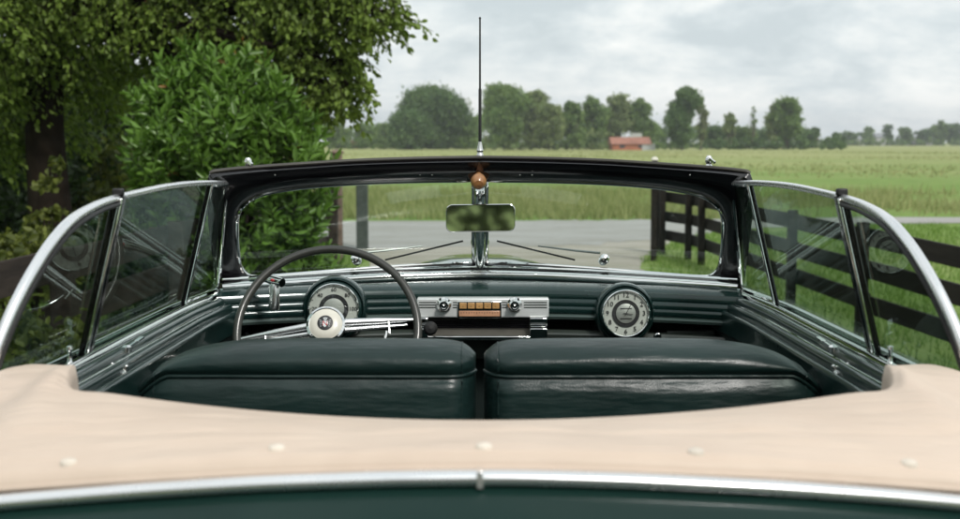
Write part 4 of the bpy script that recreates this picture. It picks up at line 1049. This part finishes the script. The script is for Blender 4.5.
woodland((640, 842), (124, 124, 127, 129, 128, 126, 130, 136), 350, F3, 'low woodland mass right of the barn', 50)
woodland((325, 400), (130, 128, 127, 126), 370, F1, 'low woodland at far left of the field', 22)
woodland((836, 975), (134, 133, 135, 131, 132, 130), 690, F3, 'distant woodland behind the village houses', 40)
# hedges (bank of bushes)
def hedge(label, pxs, top, Y, mat, n, hw=9):
    bl = []
    for k in range(n):
        px = pxs[0]+(pxs[1]-pxs[0])*(k+.5)/n; r = (hw+random.uniform(-2, 2))/FPX*Y*.55; zt_ = H+(142-top+random.uniform(-1.5, 1.5))/FPX*Y
        bl.append(((px-CX)/FPX*Y, Y+random.uniform(-2, 2), max(.4, zt_-r*.8), r)); bl.append(((px-CX+random.uniform(-4, 4))/FPX*Y, Y, .6, r))
    s = Y/FPX; return shrub('hedge', label, 'hedge', bl, mat, 2.4*s, 4.0/(s*s), trunkr=.05)
hedge('dark field hedge running right from the barn trees', (700, 838), 137, 285, F3, 16)
hedge('pale green scrub line under the trees behind the barn', (560, 612), 130, 275, F2, 7)
hedge('pale green scrub line under the trees right of the antenna', (482, 560), 134, 268, F2, 9)
hedge('low scrub line under the domed tree', (330, 478), 135, 300, F1, 16)
hedge('low dark scrub between the barn and the tall tree', (652, 700), 133, 290, F1, 6)
hedge('distant hedge in front of the village houses', (838, 975), 139.5, 600, F1, 22, 6)
def house(name, label, px, w, top, eave, Y, wall, roof, depth=7, cat='house'):
    x = (px-CX)/FPX*Y; ww = w/FPX*Y; zr = H+(142-top)/FPX*Y; ze = H+(142-eave)/FPX*Y
    e = empty(name, (x, Y, 0), label, cat)
    MB().box((x-ww/2, Y, -.1), (x+ww/2, Y+depth, ze)).build('wall', wall, e, flat=True)
    mb = MB(); o = .35; a = x-ww/2-o; b = x+ww/2+o
    mb.add([(a, Y-o, ze-.1), (b, Y-o, ze-.1), (b, Y+depth/2, zr), (a, Y+depth/2, zr), (a, Y+depth+o, ze-.1), (b, Y+depth+o, ze-.1)], [(0, 1, 2, 3), (3, 2, 5, 4), (0, 3, 4), (1, 5, 2)]); mb.build('roof', roof, e, flat=True)
    n = max(1, int(ww/3.5))
    for k in range(n):
        cx = x-ww/2+ww*(k+.5)/n
        MB().box((cx-.5, Y-.04, ze*.35), (cx+.5, Y-.002, ze*.8)).build('window', M['darkglass'], e, flat=True)
    return e
bn = house('barn', 'low red barn with tiled roof in front of the far trees', 631, 37, 137, 143.5, 262, M['brick'], M['tile'], 8, 'barn')
x = (636-CX)/FPX*262; MB().box((x-1., 261.7, 2.6), (x+1., 261.76, 3.4)).build('sign_panel', M['whitewall'], bn, flat=True)
x = (648-CX)/FPX*262; MB().box((x-1.3, 261.9, 0), (x+1.3, 261.97, 1.3)).build('door', M['whitewall'], bn, flat=True)
for px, w, top, eave, lab, rf in [(882, 14, 133, 137, 'white house with grey roof at left of the village row', 'tilegrey'), (904, 10, 135, 138.5, 'small white house in the middle of the village row', 'tilegrey'), (922, 17, 134, 138, 'wide pale house at right of the village row', 'tilegrey'), (812, 9, 137, 139.5, 'small red-roofed house past the hedge end', 'tile'), (862, 9, 136, 139, 'tiny pale house left of the village houses', 'tilegrey')]:
    house('house', lab, px, w, top, eave, 634, M['whitewall'], M[rf])
house('shed', 'small brown shed in the field at far left', 358, 11, 140, 143.5, 330, M['brick'], M['tile'], 5, 'shed')

shrub('garden_hedge', 'tall dark hedge closing the drive behind the car', 'hedge', [(-8+1.1*k, -8.5+.5*math.sin(k*2.1), zz, .8+.15*math.sin(k*3.3)) for k in range(16) for zz in (.5, 1.6, 2.5)], M['thicket'], .16, 700, leafy=True)
# --- trees behind the camera, seen in the mirror and the chrome
for i, (x, y, h) in enumerate([(-7, -12, 8), (-2, -15, 9.5), (3.5, -13, 7.5), (8.5, -11, 8.5), (-12, -6, 9), (13, -16, 8), (1, -20, 11), (-9.5, 3, 6.5)]):
    bl = [(x+random.uniform(-1.6, 1.6), y+random.uniform(-1.2, 1.2), h*t, 1.5) for t in (.15, .28, .42, .55, .68, .8, .9)]
    lab = ['tree behind the car on the left of the drive', 'tall tree closing the drive straight behind the car', 'tree behind the car just right of the drive', 'tree behind the car at far right', 'tree beside the drive at rear left', 'outer tree at rear right', 'tallest tree well behind the car', 'tree standing left of the plank fence beside the car'][i]
    shrub('garden_tree', lab, 'tree', bl, M['thicket'] if i % 2 else M['treeleaf'], .30, 420, base=(x, y, 0), trunkr=.2, crown='crown', shell_=.2)

# ================================================================== LIGHT, SKY, CAMERA
w = bpy.data.worlds.new('World'); S.world = w; w.use_nodes = True; nt = w.node_tree; nt.nodes.clear()
out = nt.nodes.new('ShaderNodeOutputWorld'); bg = N(nt, 'ShaderNodeBackground', Strength=.11)
SUN_EL, SUN_AZ = 46, 152
sky = N(nt, 'ShaderNodeTexSky', sky_type='NISHITA', sun_disc=False); sky.sun_elevation = R(SUN_EL); sky.sun_rotation = R(SUN_AZ); sky.air_density = 1.2; sky.dust_density = 2.5
tc = N(nt, 'ShaderNodeTexCoord'); sx = N(nt, 'ShaderNodeSeparateXYZ'); L(nt, tc.outputs['Generated'], sx.inputs[0])
# project the view direction onto a cloud layer so clouds flatten towards the horizon
mxz = N(nt, 'ShaderNodeMath', operation='MAXIMUM'); mxz.inputs[1].default_value = 0.0; L(nt, sx.outputs['Z'], mxz.inputs[0])
az = N(nt, 'ShaderNodeMath', operation='ADD'); az.inputs[1].default_value = .36; L(nt, mxz.outputs[0], az.inputs[0])
dx = N(nt, 'ShaderNodeMath', operation='DIVIDE'); dy = N(nt, 'ShaderNodeMath', operation='DIVIDE')
L(nt, sx.outputs['X'], dx.inputs[0]); L(nt, az.outputs[0], dx.inputs[1]); L(nt, sx.outputs['Y'], dy.inputs[0]); L(nt, az.outputs[0], dy.inputs[1])
cb = N(nt, 'ShaderNodeCombineXYZ'); L(nt, dx.outputs[0], cb.inputs[0]); L(nt, dy.outputs[0], cb.inputs[1]); cb.inputs[2].default_value = 3.7
cn = N(nt, 'ShaderNodeTexNoise', Scale=3.6, Detail=12, Roughness=.60); cn.inputs['Distortion'].default_value = .15; L(nt, cb.outputs[0], cn.inputs['Vector'])
cr = ramp(nt, cn.outputs['Fac'], [(.38, (4.5, 5.05, 5.25)), (.46, (5.3, 5.8, 5.95)), (.53, (6.3, 6.65, 6.65)), (.63, (7.6, 7.7, 7.5))])
cn2 = N(nt, 'ShaderNodeTexNoise', Scale=.5, Detail=4, Roughness=.5); L(nt, cb.outputs[0], cn2.inputs['Vector'])
cm = ramp(nt, cn2.outputs['Fac'], [(.30, (.82, .82, .82)), (.5, (.97, .97, .97))])
mx = N(nt, 'ShaderNodeMix', data_type='RGBA'); L(nt, cm.outputs['Color'], mx.inputs[0]); L(nt, sky.outputs[0], mx.inputs[6]); L(nt, cr.outputs['Color'], mx.inputs[7])
L(nt, mx.outputs[2], bg.inputs['Color']); L(nt, bg.outputs[0], out.inputs['Surface'])
sd = bpy.data.lights.new('sun', 'SUN'); sd.energy = 2.1; sd.angle = R(11); sd.color = (1, .965, .92)
so = bpy.data.objects.new('sun', sd); COL.objects.link(so)
# Nishita: rotation 0 = +Y, clockwise seen from above
d = Vector((math.sin(R(SUN_AZ))*math.cos(R(SUN_EL)), math.cos(R(SUN_AZ))*math.cos(R(SUN_EL)), math.sin(R(SUN_EL))))
so.rotation_euler = d.to_track_quat('Z', 'Y').to_euler(); so.location = d*50

cd = bpy.data.cameras.new('camera'); cam = bpy.data.objects.new('camera', cd); COL.objects.link(cam)
cam.location = CAM; cam.rotation_euler = (math.pi/2-PITCH, 0, 0)
cd.sensor_width = 36; cd.lens = 36*FPX/960; cd.clip_start = .05; cd.clip_end = 9000
cd.dof.use_dof = True; cd.dof.focus_distance = 3.35; cd.dof.aperture_fstop = 5.3; cd.dof.aperture_blades = 8
S.camera = cam
S.render.engine = 'CYCLES'
S.view_settings.view_transform = 'Standard'; S.view_settings.look = 'None'; S.view_settings.gamma = 1; S.view_settings.exposure = .42
S.cycles.max_bounces = 10; S.cycles.transparent_max_bounces = 24; S.cycles.glossy_bounces = 5

# air
hm, nt, out = newmat('air'); pv = N(nt, 'ShaderNodeVolumePrincipled'); pv.inputs['Color'].default_value = (.93, .96, 1, 1); pv.inputs['Density'].default_value = .00034; pv.inputs['Anisotropy'].default_value = .2
L(nt, pv.outputs[0], out.inputs['Volume'])
hz = MB().box((-1560, -360, -1.6), (1560, 2460, 42)).build('haze', hm, flat=True); tag(hz, 'faint pale haze over the fields', 'haze', kind='stuff')
S.cycles.volume_bounces = 0
